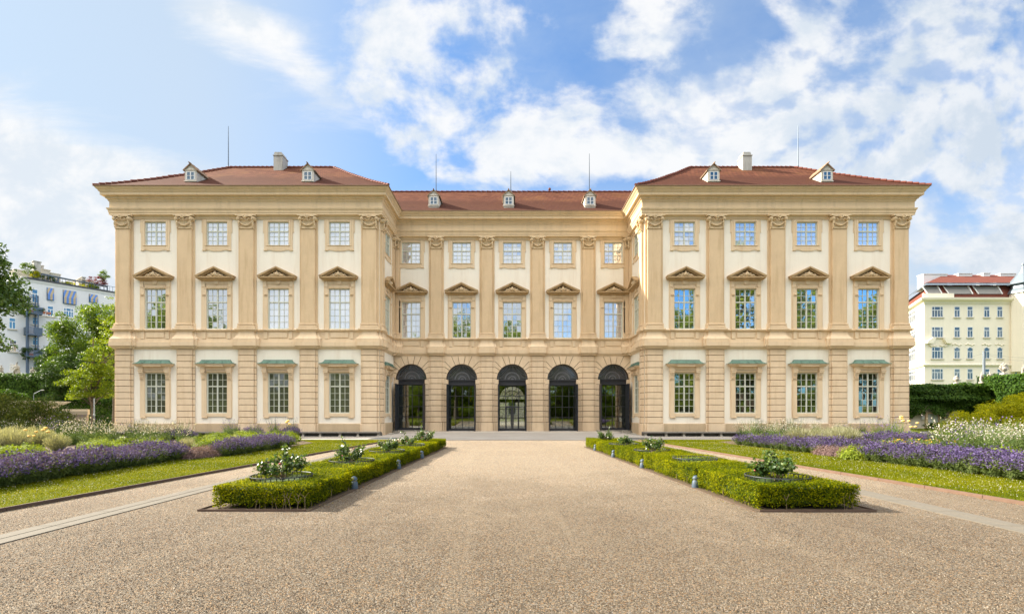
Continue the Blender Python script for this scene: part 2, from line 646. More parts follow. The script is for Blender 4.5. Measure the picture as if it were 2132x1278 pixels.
M['twig'] = plain('twig_bark', (0.20, 0.145, 0.085), 0.85, 0, 0.25, 20)
M['statue'] = stone('statue_stone', (0.42, 0.38, 0.32), 0.25, 5, 0.9, 0.4, 18, 0.6, 0.5)
M['ivywall'] = stone('garden_wall_plaster', (0.55, 0.50, 0.40), 0.1, 1, 0.9, 0.2, 12, 0.3, 0.5)
M['white'] = stone('white_plaster', (0.66, 0.66, 0.665), 0.05, 0.3, 0.9, 0.1, 6, 0.1, 0.25, (0.58, 0.58, 0.58))
M['ochre'] = stone('pale_yellow_plaster', (0.80, 0.73, 0.60), 0.05, 0.3, 0.9, 0.1, 6, 0.1, 0.15)
M['redroof'] = stone('red_roofing', (0.165, 0.05, 0.033), 0.2, 1.5, 0.85, 0.4, 6, 0.3, 0.2)
M['zinc'] = plain('zinc', (0.20, 0.24, 0.27), 0.45, 0.5, 0.2, 2)
M['greyshade'] = plain('grey_blind', (0.24, 0.225, 0.21), 0.8, 0, 0.1, 1)
M['winwhite'] = plain('window_paint', (0.72, 0.72, 0.70), 0.5)
M['pane_far'] = panemat('pane_far', (0.035, 0.045, 0.06), 0.10, 0.03, (0.16, 0.16, 0.16))
M['blueframe'] = plain('blue_window_paint', (0.10, 0.19, 0.30), 0.5)
M['balcony'] = plain('balcony_steel', (0.075, 0.11, 0.16), 0.5, 0.2)
M['terracotta'] = plain('terracotta', (0.36, 0.14, 0.08), 0.8)
M['canvas'] = plain('beige_canvas', (0.34, 0.27, 0.175), 0.9, 0, 0.08, 3)
M['kioskwall'] = plain('kiosk_board', (0.28, 0.215, 0.135), 0.8, 0, 0.1, 3)
M['mast'] = plain('mast_paint', (0.19, 0.22, 0.25), 0.5, 0.2)
M['doorgrey'] = plain('grey_door', (0.52, 0.54, 0.52), 0.6)
M['bannerblue'] = plain('banner_blue', (0.03, 0.22, 0.60), 0.7)
M['bannerred'] = plain('banner_red', (0.62, 0.05, 0.05), 0.7)
M['bannerwhite'] = plain('banner_white', (0.75, 0.75, 0.75), 0.7)

M['box'] = leafmat('box_leaf', (0.028, 0.058, 0.002), (0.115, 0.148, 0.002), (0.43, 0.40, 0.004), 0.46, 0.6, 0.05, 1.1)
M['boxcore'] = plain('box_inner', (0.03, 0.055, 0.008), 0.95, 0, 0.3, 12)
M['rose'] = leafmat('rose_leaf', (0.025, 0.06, 0.015), (0.06, 0.115, 0.028), (0.19, 0.24, 0.04), 0.34, 0.35, 0.5, 3)
M['rosered'] = plain('rose_bloom', (0.45, 0.10, 0.10), 0.6)
M['lav_leaf'] = leafmat('lavender_leaf', (0.035, 0.06, 0.014), (0.085, 0.12, 0.026), (0.17, 0.205, 0.06), 0.3, 0.7, 0.2, 1.5)
M['lav_flower'] = leafmat('lavender_flower', (0.048, 0.032, 0.105), (0.105, 0.075, 0.185), (0.21, 0.165, 0.30), 0.22, 0.8, 0.1, 1.5)
M['sedum'] = leafmat('mauve_leaf', (0.12, 0.07, 0.075), (0.20, 0.13, 0.125), (0.32, 0.225, 0.205), 0.25, 0.8, 0.1, 2)
M['lime'] = leafmat('lime_leaf', (0.08, 0.13, 0.01), (0.17, 0.23, 0.016), (0.30, 0.34, 0.038), 0.35, 0.7, 0.2, 1)
M['palegrass'] = leafmat('pale_grass', (0.15, 0.155, 0.095), (0.27, 0.27, 0.175), (0.40, 0.39, 0.29), 0.35, 0.8, 0.1, 1)
M['gaura_leaf'] = leafmat('gaura_leaf', (0.06, 0.11, 0.03), (0.12, 0.18, 0.05), (0.22, 0.27, 0.09), 0.3, 0.7, 0.2, 1)
M['gaura_flower'] = leafmat('white_petal', (0.48, 0.40, 0.39), (0.64, 0.59, 0.57), (0.74, 0.72, 0.69), 0.3, 0.8, 0.1, 2)
M['verbena'] = leafmat('violet_petal', (0.18, 0.10, 0.36), (0.27, 0.17, 0.48), (0.38, 0.27, 0.56), 0.2, 0.8, 0.1, 2)
M['orange'] = leafmat('orange_petal', (0.62, 0.26, 0.02), (0.75, 0.36, 0.03), (0.82, 0.48, 0.05), 0.2, 0.8, 0.1, 2)
M['yellow'] = leafmat('yellow_petal', (0.66, 0.48, 0.12), (0.78, 0.60, 0.20), (0.84, 0.70, 0.32), 0.2, 0.8, 0.1, 2)
M['grass'] = leafmat('grass_blade', (0.055, 0.08, 0.002), (0.13, 0.15, 0.004), (0.27, 0.25, 0.008), 0.4, 0.8, 0.0, 0.5)
M['clover'] = leafmat('clover_head', (0.32, 0.28, 0.22), (0.44, 0.41, 0.33), (0.56, 0.53, 0.46), 0.2, 0.8, 0.1, 2)
M['tree_dark'] = leafmat('dark_tree_leaf', (0.022, 0.052, 0.010), (0.04, 0.085, 0.014), (0.085, 0.14, 0.02), 0.3, 0.5, 0.3, 0.4)
M['tree_bright'] = leafmat('bright_tree_leaf', (0.055, 0.105, 0.004), (0.13, 0.19, 0.007), (0.26, 0.31, 0.014), 0.45, 0.5, 0.3, 0.4)
M['tree_mid'] = leafmat('mid_tree_leaf', (0.035, 0.075, 0.008), (0.085, 0.15, 0.012), (0.20, 0.27, 0.022), 0.42, 0.5, 0.3, 0.4)
M['ivy'] = leafmat('ivy_leaf', (0.02, 0.05, 0.006), (0.045, 0.10, 0.010), (0.10, 0.17, 0.018), 0.3, 0.6, 0.15, 0.5)
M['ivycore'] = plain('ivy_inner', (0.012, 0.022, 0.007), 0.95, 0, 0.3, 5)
M['yew'] = leafmat('yew_leaf', (0.035, 0.055, 0.008), (0.075, 0.10, 0.012), (0.16, 0.17, 0.02), 0.25, 0.6, 0.2, 0.8)
M['goldshrub'] = leafmat('gold_shrub_leaf', (0.15, 0.18, 0.004), (0.34, 0.36, 0.008), (0.60, 0.55, 0.02), 0.5, 0.6, 0.2, 0.8)
M['redleaf'] = leafmat('red_leaf', (0.09, 0.015, 0.02), (0.16, 0.03, 0.035), (0.25, 0.06, 0.05), 0.3, 0.6, 0.2, 0.8)


def gravel_mat():
    m, t, b = new_mat('gravel')
    v = t.n('ShaderNodeTexVoronoi')
    t.put(v.inputs['Vector'], t.scale(t.pos, 1, 1, 0.0))
    v.inputs['Scale'].default_value = 88
    v2 = t.n('ShaderNodeTexVoronoi')
    t.put(v2.inputs['Vector'], t.scale(t.pos, 1, 1, 0.0))
    v2.inputs['Scale'].default_value = 118
    r1 = t.sep(v.outputs['Color'])[0]
    r2 = t.sep(v2.outputs['Color'])[1]
    rp = t.n('ShaderNodeValToRGB')
    el = rp.color_ramp.elements
    el[0].position, el[0].color = 0.0, c4((0.05, 0.042, 0.034))
    el[1].position, el[1].color = 1.0, c4((0.80, 0.70, 0.56))
    for p, c in ((0.24, (0.10, 0.075, 0.05)), (0.40, (0.27, 0.205, 0.137)), (0.60, (0.42, 0.335, 0.225)), (0.78, (0.54, 0.445, 0.32))):
        e = el.new(p)
        e.color = c4(c)
    t.put(rp.inputs[0], t.m('ADD', t.m('MULTIPLY', r1, 0.72), t.m('MULTIPLY', r2, 0.28)))
    r3 = t.sep(v.outputs['Color'])[2]
    stonec = t.mix(t.smooth(r3, 0.55, 0.75), rp.outputs[0], t.mix(1.0, rp.outputs[0], (0.86, 0.95, 1.12), 'MULTIPLY'))
    stonec = t.mix(t.smooth(r3, 0.30, 0.12), stonec, t.mix(1.0, rp.outputs[0], (1.22, 0.92, 0.66), 'MULTIPLY'))
    big = t.noise(t.pos, 0.22, 4, 0.6)
    med = t.noise(t.pos, 1.7, 4, 0.65)
    c = t.mix(t.smooth(big, 0.35, 0.7, 0, 0.22), stonec, (0.47, 0.375, 0.26))
    c = t.mix(t.smooth(med, 0.5, 0.8, 0, 0.16), c, (0.21, 0.168, 0.12))
    # shade between the pebbles painted into the colour, darker toward the camera end
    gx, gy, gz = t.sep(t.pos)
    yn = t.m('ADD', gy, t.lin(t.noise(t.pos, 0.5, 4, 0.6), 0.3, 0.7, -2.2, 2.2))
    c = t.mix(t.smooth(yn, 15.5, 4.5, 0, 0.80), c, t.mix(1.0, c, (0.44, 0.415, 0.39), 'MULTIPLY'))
    trk = t.noise(t.scale(t.pos, 1.5, 0.10, 0.0), 1.0, 4, 0.6)
    c = t.mix(t.smooth(trk, 0.5, 0.72, 0, 0.12), c, (0.50, 0.405, 0.285))
    c = t.mix(t.smooth(t.noise(t.pos, 0.55, 5, 0.7), 0.56, 0.74, 0, 0.32), c, (0.175, 0.138, 0.098))
    c = t.mix(1.0, c, (0.745, 0.755, 0.76), 'MULTIPLY')
    t.put(b.inputs['Base Color'], c)
    b.inputs['Roughness'].default_value = 0.9
    b.inputs['Specular IOR Level'].default_value = 0.2
    bp = t.n('ShaderNodeBump')
    bp.inputs['Strength'].default_value = 1.0
    bp.inputs['Distance'].default_value = 0.011
    h = t.m('ADD', t.m('MULTIPLY', v.outputs['Distance'], -1.0), t.m('MULTIPLY', r1, 0.35))
    h = t.m('ADD', h, t.m('MULTIPLY', t.noise(t.pos, 6, 3, 0.6), 0.8))
    t.put(bp.inputs['Height'], h)
    t.put(b.inputs['Normal'], bp.outputs[0])
    return m


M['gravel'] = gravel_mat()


def ground_mat(name, c1, c2, s1, c3, bump, bs, rough=0.9):
    m, t, b = new_mat(name)
    c = t.mix(t.smooth(t.noise(t.pos, s1, 5, 0.65), 0.35, 0.7), c1, c2)
    c = t.mix(t.smooth(t.noise(t.pos, s1 * 14, 3, 0.6), 0.5, 0.75, 0, 0.6), c, c3)
    t.put(b.inputs['Base Color'], c)
    b.inputs['Roughness'].default_value = rough
    b.inputs['Specular IOR Level'].default_value = 0.05
    bp = t.n('ShaderNodeBump')
    bp.inputs['Strength'].default_value = bump
    bp.inputs['Distance'].default_value = 0.01
    t.put(bp.inputs['Height'], t.noise(t.pos, bs, 4, 0.7))
    t.put(b.inputs['Normal'], bp.outputs[0])
    return m


M['asphalt'] = ground_mat('asphalt', (0.335, 0.305, 0.265), (0.40, 0.365, 0.32), 0.3, (0.29, 0.265, 0.23), 0.4, 60)
M['paving'] = ground_mat('stone_paving', (0.44, 0.39, 0.325), (0.50, 0.45, 0.38), 0.5, (0.38, 0.34, 0.28), 0.3, 20)
M['earth'] = ground_mat('earth', (0.09, 0.12, 0.03), (0.13, 0.14, 0.05), 0.2, (0.07, 0.08, 0.03), 0.5, 30)
M['turf'] = ground_mat('turf', (0.062, 0.08, 0.004), (0.125, 0.132, 0.008), 0.5, (0.042, 0.055, 0.004), 0.8, 60)


def roof_mat():
    m, t, b = new_mat('clay_tiles')
    gx, gy, gz = t.sep(t.pos)
    up_ = t.m('MULTIPLY', t.m('SUBTRACT', gz, 18.95), 1.74)
    uv = t.xyz(t.m('ADD', gx, t.m('MULTIPLY', gy, 0.37)), up_, 0.0)
    br = t.n('ShaderNodeTexBrick')
    t.put(br.inputs['Vector'], uv)
    br.inputs['Scale'].default_value = 1.0
    br.inputs['Brick Width'].default_value = 0.36
    br.inputs['Row Height'].default_value = 0.34
    br.inputs['Mortar Size'].default_value = 0.03
    br.inputs['Color1'].default_value = c4((0.098, 0.036, 0.022))
    br.inputs['Color2'].default_value = c4((0.150, 0.060, 0.035))
    br.inputs['Mortar'].default_value = c4((0.07, 0.03, 0.02))
    u_, v_, w_ = t.sep(uv)
    n1 = t.noise(t.pos, 0.45, 5, 0.65)
    c = t.mix(t.smooth(n1, 0.48, 0.72, 0, 0.5), br.outputs[0], (0.165, 0.078, 0.03))
    # darker tiles on the lower skirt near the eaves
    edge = t.smooth(t.m('ADD', v_, t.lin(t.noise(t.pos, 0.5, 4, 0.6), 0.2, 0.8, -1.2, 1.2)), 5.6, 3.2, 0, 0.80)
    c = t.mix(edge, c, (0.065, 0.027, 0.018))
    c = t.mix(t.smooth(t.noise(t.pos, 5, 4, 0.7), 0.5, 0.8, 0, 0.45), c, (0.10, 0.045, 0.03))
    t.put(b.inputs['Base Color'], c)
    b.inputs['Roughness'].default_value = 0.9
    b.inputs['Specular IOR Level'].default_value = 0.05
    bp = t.n('ShaderNodeBump')
    bp.inputs['Strength'].default_value = 0.8
    bp.inputs['Distance'].default_value = 0.04
    t.put(bp.inputs['Height'], t.m('FRACT', t.m('DIVIDE', v_, -0.34)))
    t.put(b.inputs['Normal'], bp.outputs[0])
    return m


M['tiles'] = roof_mat()


def stripe_mat():
    m, t, b = new_mat('striped_awning')
    x, y, z = t.sep(t.pos)
    f = t.m('GREATER_THAN', t.m('FRACT', t.m('DIVIDE', x, 0.36)), 0.5)
    t.put(b.inputs['Base Color'], t.mix(f, (0.09, 0.20, 0.50), (0.42, 0.33, 0.20)))
    b.inputs['Roughness'].default_value = 0.8
    return m


M['stripe'] = stripe_mat()
# ================================================================== PALACE
YW, YC = 37.9, 42.5              # wall planes: wings, recessed centre
XO, XI = 31.05, 10.4             # outer corner, inner corner
SW, SC_ = YW / F, YC / F
PAL = thing('palace', (0, YC, 0), 'long baroque palace with two projecting wings, tan pilasters, cream walls and red tile roofs', 'palace')


def part(name, me, loc=(0, 0, 0), rz=0.0, parent=None):
    """palace part at world loc (a sub-part sits at its parent's origin)"""
    if parent is not None:
        return ob(name, me, parent)
    return ob(name, me, PAL, (loc[0], loc[1] - YC, loc[2]), rz)


PATH = [(-XO, 62), (-XO, YW), (-XI, YW), (-XI, YC), (XI, YC), (XI, YW), (XO, YW), (XO, 62)]
WINX = [(p - CX) * SW for p in (324.0, 452.0, 580.0, 707.0)]       # left wing windows
PILX = [(p - CX) * SW for p in (259.8, 388.0, 516.0, 643.5, 771.0)]
CWINX = [(p - CX) * SC_ for p in (856.2, 961.4, 1066.5, 1171.7, 1277.0)]
CPILX = [(p - CX) * SC_ for p in (908.8, 1014.0, 1119.1, 1224.3)]
SIDEY = 40.3
UZ, MZ, GZ = (14.69, 16.55), (8.16, 11.32), (1.57, 4.74)


def wall_mesh(name, u0, u1, z0, z1, holes, mat, reveal=0.16):
    us = sorted({u0, u1} | {h[0] for h in holes} | {h[1] for h in holes})
    zs = sorted({z0, z1} | {h[2] for h in holes} | {h[3] for h in holes})
    b = MB()
    for i in range(len(us) - 1):
        for j in range(len(zs) - 1):
            cu, cz = (us[i] + us[i + 1]) / 2, (zs[j] + zs[j + 1]) / 2
            if any(h[0] < cu < h[1] and h[2] < cz < h[3] for h in holes):
                continue
            b.add([(us[i], 0, zs[j]), (us[i + 1], 0, zs[j]), (us[i + 1], 0, zs[j + 1]), (us[i], 0, zs[j + 1])], [(0, 1, 2, 3)])
    for a, c, d, e in holes:
        r = reveal
        b.add([(a, 0, d), (c, 0, d), (c, 0, e), (a, 0, e), (a, r, d), (c, r, d), (c, r, e), (a, r, e)],
              [(0, 4, 5, 1), (1, 5, 6, 2), (2, 6, 7, 3), (3, 7, 4, 0)])
    return b.mesh(name, mat, recalc=False)


def holes_for(xs, ground=True):
    h = []
    for x in xs:
        h.append((x - .81, x + .81) + UZ)
        h.append((x - .82, x + .82) + MZ)
        if ground:
            h.append((x - .81, x + .81) + GZ)
    return h


for sgn in (-1, 1):
    xs = [x if sgn < 0 else -x for x in WINX]
    a, c = sorted((sgn * XO, sgn * XI))
    part('wall', wall_mesh('wing_wall', a, c, -.3, 16.9, holes_for(xs), M['cream']), (0, YW, 0))
    # short return wall of the wing, facing the court; local u runs along world y
    o = part('wall', wall_mesh('return_wall', *((-2.4, 2.2) if sgn < 0 else (-2.2, 2.4)), -.3, 16.9, holes_for([0.0]), M['cream']),
             (sgn * XI, SIDEY, 0), R(90) if sgn < 0 else R(-90))
    b = MB()
    b.add([(sgn * XO, YW - YC, -.3), (sgn * XO, 20, -.3), (sgn * XO, 20, 18.9), (sgn * XO, YW - YC, 18.9)], [(0, 1, 2, 3)])
    ob('wall', b.mesh('flank_wall', M['cream'], recalc=False), PAL)
part('wall', wall_mesh('centre_wall', -XI, XI, 6.56, 16.9, holes_for(CWINX, False), M['cream']), (0, YC, 0))
b = MB()
b.add([(-XO, 20, -.3), (-1.6, 20, -.3), (-1.6, 20, 18.9), (-XO, 20, 18.9)], [(0, 1, 2, 3)])
b.add([(1.6, 20, -.3), (XO, 20, -.3), (XO, 20, 18.9), (1.6, 20, 18.9)], [(0, 1, 2, 3)])
b.add([(-1.6, 20, 5.2), (1.6, 20, 5.2), (1.6, 20, 18.9), (-1.6, 20, 18.9)], [(0, 1, 2, 3)])
ob('wall', b.mesh('rear_wall', M['cream'], recalc=False), PAL)

# ---- swept mouldings
ent = [(0.0, 16.745), (0.10, 16.75), (0.10, 16.93), (0.17, 17.0), (0.30, 17.005), (0.30, 17.16), (0.335, 17.165), (0.335, 17.31),
       (0.37, 17.34), (0.42, 17.46), (0.42, 17.50), (0.28, 17.53), (0.28, 18.00), (0.31, 18.02), (0.35, 18.10), (0.36, 18.16),
       (0.45, 18.20), (0.47, 18.30), (0.47, 18.36), (0.68, 18.38), (0.68, 18.57), (0.71, 18.60), (0.76, 18.66), (0.77, 18.72), (0.84, 18.78),
       (0.90, 18.86), (0.92, 18.90), (0.92, 18.93), (0.0, 18.96)]
b = MB().sweep(PATH, ent)
part('cornice', b.mesh('cornice', M['entab'], recalc=False))
b = MB().sweep(PATH, [(0, 8.15), (.05, 8.145), (.14, 8.12), (.17, 8.08), (.15, 8.03), (.08, 7.99), (.06, 7.975), (.06, 7.93), (0.03, 7.92),
                      (0.03, 7.37), (.07, 7.36), (.085, 7.15), (.19, 7.13), (.19, 6.80), (.16, 6.78), (.13, 6.70), (.06, 6.64), (.05, 6.575), (0, 6.57)])
part('string_course', b.mesh('string_course', M['tanl'], recalc=False))
PL = [(0, .78), (.07, .775), (.10, .745), (.10, -.35)]
for sg in (-1, 1):
    pth = PATH[0:4] if sg < 0 else PATH[4:8]
    part('plinth', MB().sweep(pth, PL).mesh('plinth', M['plinth'], recalc=False))


# ---- pilasters
def capital(a, d0):
    b = MB()
    b.bbox(-a - .05, a + .05, -d0 - .06, 0, 15.93, 16.0)
    b.frust((-a - .01, a + .01, -d0 - .02, 0), 16.0, (-a + .02, a - .02, -d0 - .0, 0), 16.86)
    # concave abacus
    pts = []
    for i in range(9):
        q = -1 + i / 4.0
        pts.append((q * (a + .23), -d0 - .24 + .10 * (1 - q * q)))
    b.zprism(pts + [(a + .23, 0), (-a - .23, 0)], 16.89, 17.0)
    for sx in (-1, 1):
        cx, cz = sx * (a + .03), 16.70
        for k, (r, y) in enumerate(((.17, .13), (.12, .19), (.06, .23))):
            n = 12
            b.prism([(cx + r * math.cos(2 * PI * i / n), cz + r * math.sin(2 * PI * i / n)) for i in range(n)], -d0 - y, -.05)
        b.tube([(sx * .12, -d0 - .20, 16.78), (sx * a * .45, -d0 - .22, 16.84), (sx * a * .75, -d0 - .21, 16.83), (cx, -d0 - .18, 16.86)], .04, 5)
        b.tube([(cx, -d0 - .12, 16.55), (sx * (a - .03), -d0 - .14, 16.42), (sx * (a + .03), -d0 - .12, 16.30), (sx * (a - .02), -d0 - .08, 16.16)], .045, 5)
        for k in range(4):
            b.ell((sx * (a - .02 + .03 * (k % 2)), -d0 - .09, 16.05 + k * .12), (.07, .07, .055), 6, 4)
        b.ell((sx * .28, -d0 - .15, 16.66), (.09, .07, .06), 6, 4)
        b.ell((sx * .20, -d0 - .14, 16.58), (.06, .06, .05), 6, 4)
    for k in range(7):
        w = 2 * PI * k / 6
        c = (0, 16.80) if k == 6 else (.10 * math.cos(w), 16.80 + .10 * math.sin(w))
        b.ell((c[0], -d0 - .26, c[1]), (.065, .08, .065), 6, 4)
    b.ell((0, -d0 - .20, 16.62), (.07, .07, .10), 6, 4)
    for k in range(9):
        q = -1 + k / 4.0
        b.ell((q * a * .86, -d0 - .09, 16.16 + .24 * q * q + .0), (.075, .075, .06), 6, 4)
    return b.mesh('capital', M['carve'], smooth=False)


def pil_base(a, st, d0, ext=0):
    b = MB()
    b.box(-st - .05, st + .05, -.14, 0, 8.16, 8.59)
    for z0, z1, e, dd in ((8.155, 8.25, .17, .14), (8.25, 8.27, .13, .10), (8.27, 8.38, .15, .12), (8.38, 8.46, .05, .05), (8.46, 8.54, .11, .09), (8.54, 8.58, .05, .05)):
        b.bbox(-a - e, a + e, -d0 - dd, -.03, z0, z1, .02)
    return b.mesh('pilaster_base', M['tanl'])


def pedestal(a, st, d0, flare):
    b = MB()
    # sill block that breaks forward over the pedestal
    b.frust((-st - .02, st + .02, -d0 - .06, 0), 7.955, (-st - .14, st + .14, -d0 - .17, 0), 8.06)
    b.bbox(-st - .15, st + .15, -d0 - .18, 0, 8.06, 8.157)
    zs = np.linspace(7.95, 7.38, 8)
    for i in range(7):
        t0, t1 = i / 7.0, (i + 1) / 7.0
        w0, w1 = a + .07 + flare * t0 ** 2.4, a + .07 + flare * t1 ** 2.4
        o0, o1 = d0 + .02 + .20 * t0 ** 2.4, d0 + .02 + .20 * t1 ** 2.4
        b.frust((-w1, w1, -o1, 0), zs[i + 1], (-w0, w0, -o0, 0), zs[i])
        b.frust((-w1 - .2, w1 + .2, -o1 + .16, 0), zs[i + 1], (-w0 - .2, w0 + .2, -o0 + .16, 0), zs[i])
    w = a + .07 + flare
    b.bbox(-w - .02, w + .02, -d0 - .23, 0, 7.145, 7.38)
    b.bbox(-w - .17, w + .17, -d0 - .08, 0, 7.14, 7.376)
    b.bbox(-w - .05, w + .05, -d0 - .30, 0, 6.79, 7.135)
    b.bbox(-w - .19, w + .19, -d0 - .13, 0, 6.795, 7.13)
    b.frust((-a - .16, a + .16, -d0 - .06, 0), 6.585, (-w + .02, w - .02, -d0 - .26, 0), 6.785)
    b.frust((-st - .06, st + .06, -d0 + .06, 0), 6.59, (-w - .12, w + .12, -d0 - .10, 0), 6.78)
    return b.mesh('pedestal', M['tanl'])


def shaft(a, st, d0):
    b = MB()
    b.bbox(-st, st, -.07, .0, 8.155, 16.745)
    b.bbox(-a, a, -d0, -.06, 8.57, 15.935, .02)
    return b.mesh('pilaster', M['tan'])


def pier(a, st, d0, ztop=6.58):
    b = MB()
    b.box(-st + .02, st - .02, -.05, 0, .77, ztop)
    b.box(-a + .03, a - .03, -d0 + .035, 0, .77, ztop)
    n = 12
    h = (ztop - .775) / n
    b2 = MB()
    for k in range(n):
        z0 = .775 + k * h + .019
        z1 = .775 + (k + 1) * h - .019
        b2.bbox(-a, a, -d0, -.02, z0, z1, .02)
        b2.bbox(-st, -a - .004, -.10, -.02, z0, z1, .02)
        b2.bbox(a + .004, st, -.10, -.02, z0, z1, .02)
    b2.bbox(-a - .05, a + .05, -d0 - .055, 0, -.35, .755, .02)
    b2.bbox(-st - .05, -a - .054, -.15, 0, -.35, .757, .02)
    b2.bbox(a + .054, st + .05, -.15, 0, -.35, .757, .02)
    return b.mesh('pier_joints', M['joint']), b2.mesh('rusticated_pier', M['block'])


def pil_set(a, st, d0, flare):
    return dict(shaft=shaft(a, st, d0), cap=capital(a, d0), base=pil_base(a, st, d0), ped=pedestal(a, st, d0, flare), pier=pier(a + .02, st + .02, d0 - .02))


PW = pil_set(.535, .70, .22, .22)
PC = pil_set(.48, .655, .20, .10)
PS = pil_set(.34, .46, .20, .10)
PH = pil_set(.17, .29, .16, .06)


def place_pil(ps, x, y, rz=0.0, pier_too=True):
    o = part('pilaster', ps['shaft'], (x, y, 0), rz)
    part('capital', ps['cap'], parent=o)
    part('pilaster_base', ps['base'], parent=o)
    o2 = part('pedestal', ps['ped'], (x, y, 0), rz)
    if pier_too:
        o3 = part('rusticated_pier', ps['pier'][1], (x, y, 0), rz)
        part('joints', ps['pier'][0], parent=o3)


for x in PILX:
    place_pil(PW, x, YW)
    place_pil(PW, -x, YW)
for x in CPILX:
    place_pil(PC, x, YC, 0, True)
for sg in (-1, 1):
    rz = R(90) if sg < 0 else R(-90)
    place_pil(PS, sg * XI, YW + .56, rz)
    place_pil(PH, sg * XI, YC - .36, rz, False)
    place_pil(PH, sg * (XI - .32), YC, 0, False)


# ---- windows
def sash(w, z0, z1, frac, up, low):
    b, y0, y1 = MB(), .05, .11
    f = .075
    b.bbox(-w, -w + f, y0, y1, z0, z1)
    b.bbox(w - f, w, y0, y1, z0, z1)
    b.bbox(-w + f, w - f, y0, y1, z0, z0 + f)
    b.bbox(-w + f, w - f, y0, y1, z1 - f, z1)
    zt = z1 - frac * (z1 - z0)
    b.bbox(-w + f, w - f, y0 - .01, y1, zt - .05, zt + .05)
    b.bbox(-.055, .055, y0 - .005, y1, z0 + f, zt - .05)
    b.bbox(-.055, .055, y0 - .005, y1, zt + .05, z1 - f)
    for sx in (-1, 1):
        xm = sx * (w - f + .055) / 2
        for za, zb in ((z0 + f, zt - .05), (zt + .05, z1 - f)):
            b.box(xm - .016, xm + .016, y0 + .02, y1 - .005, za, zb)
        for za, zb, k in ((z0 + f, zt - .05, low), (zt + .05, z1 - f, up)):
            for i in range(1, k):
                z = za + (zb - za) * i / k
                x0, x1 = sorted((sx * .055, sx * (w - f)))
                b.box(x0, x1, y0 + .022, y1 - .008, z - .015, z + .015)
    me = b.mesh('window', M['sash'])
    return me


def pane(w, z0, z1, mat, y=.10, seed=0, frac=.335, up=2, low=4):
    """leaded lights: every small pane leans its own fraction of a degree, as old glass does"""
    r = random.Random(seed + 17)
    b = MB()
    zt = z1 - frac * (z1 - z0)
    zs = [z0 + .02 + (zt - z0 - .02) * i / low for i in range(low)] + [zt + (z1 - .02 - zt) * i / up for i in range(up + 1)]
    xs = [-w + .02, -w / 2 - .02, 0, w / 2 + .02, w - .02]
    for i in range(4):
        for j in range(len(zs) - 1):
            tx, tz = r.gauss(0, .0017), r.gauss(0, .0017)
            b.add([(xs[i], y - tx - tz, zs[j]), (xs[i + 1], y + tx - tz, zs[j]), (xs[i + 1], y + tx + tz, zs[j + 1]), (xs[i], y - tx + tz, zs[j + 1])], [(0, 1, 2, 3)])
    b.add([(-w, y + .03, z0), (w, y + .03, z0), (w, y + .03, z1), (-w, y + .03, z1)], [(0, 1, 2, 3)])
    return b.mesh('pane', mat, recalc=False)


SU, SM_, SG = sash(.81, *UZ, .40, 2, 3), sash(.82, *MZ, .335, 2, 4), sash(.81, *GZ, .335, 2, 4)
UK = dict(frac=.40, up=2, low=3)
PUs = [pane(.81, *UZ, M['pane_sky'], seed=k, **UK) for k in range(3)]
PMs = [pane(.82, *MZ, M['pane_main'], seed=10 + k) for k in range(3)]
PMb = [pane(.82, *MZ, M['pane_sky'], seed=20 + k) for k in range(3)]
PGs = [pane(.81, *GZ, M['pane_low'], seed=30 + k) for k in range(3)]
PG2 = [pane(.81, *GZ, M['pane_low2'], seed=40 + k) for k in range(3)]
PBl = [pane(.82, *MZ, M['pane_blind'], seed=50)] * 3
PUb = [pane(.81, *UZ, M['pane_blind'], seed=51, **UK)] * 3


def sur_upper():
    b = MB()
    t = 16.742
    for sx in (-1, 1):
        x0, x1 = sorted((sx * .81, sx * 1.11))
        b.bbox(x0, x1, -.06, 0, 14.36, t)
        x0, x1 = sorted((sx * .83, sx * .96))
        b.bbox(x0, x1, -.085, -.05, 14.66, 16.68)
        x0, x1 = sorted((sx * 1.11, sx * 1.19))
        b.bbox(x0, x1, -.05, 0, 15.7, t - .005)
        x0, x1 = sorted((sx * .86, sx * 1.13))
        b.bbox(x0, x1, -.09, 0, 14.29, 14.36)
    b.bbox(-.81, .81, -.06, 0, 16.55, t)
    b.bbox(-.81, .81, -.06, 0, 14.40, 14.69)
    b.bbox(-.9, .9, -.10, 0, 14.655, 14.70)
    n = 12
    top = [(-.86, 14.40), (.86, 14.40)]
    low = []
    for i in range(n + 1):
        q = 1 - 2 * i / n
        low.append((q * .86, 14.335 - .075 * (1 if abs(q) < .45 else max(0, 1 - (abs(q) - .45) / .25))))
    b.prism(top + low, -.055, 0)
    return b.mesh('surround', M['tanl'])


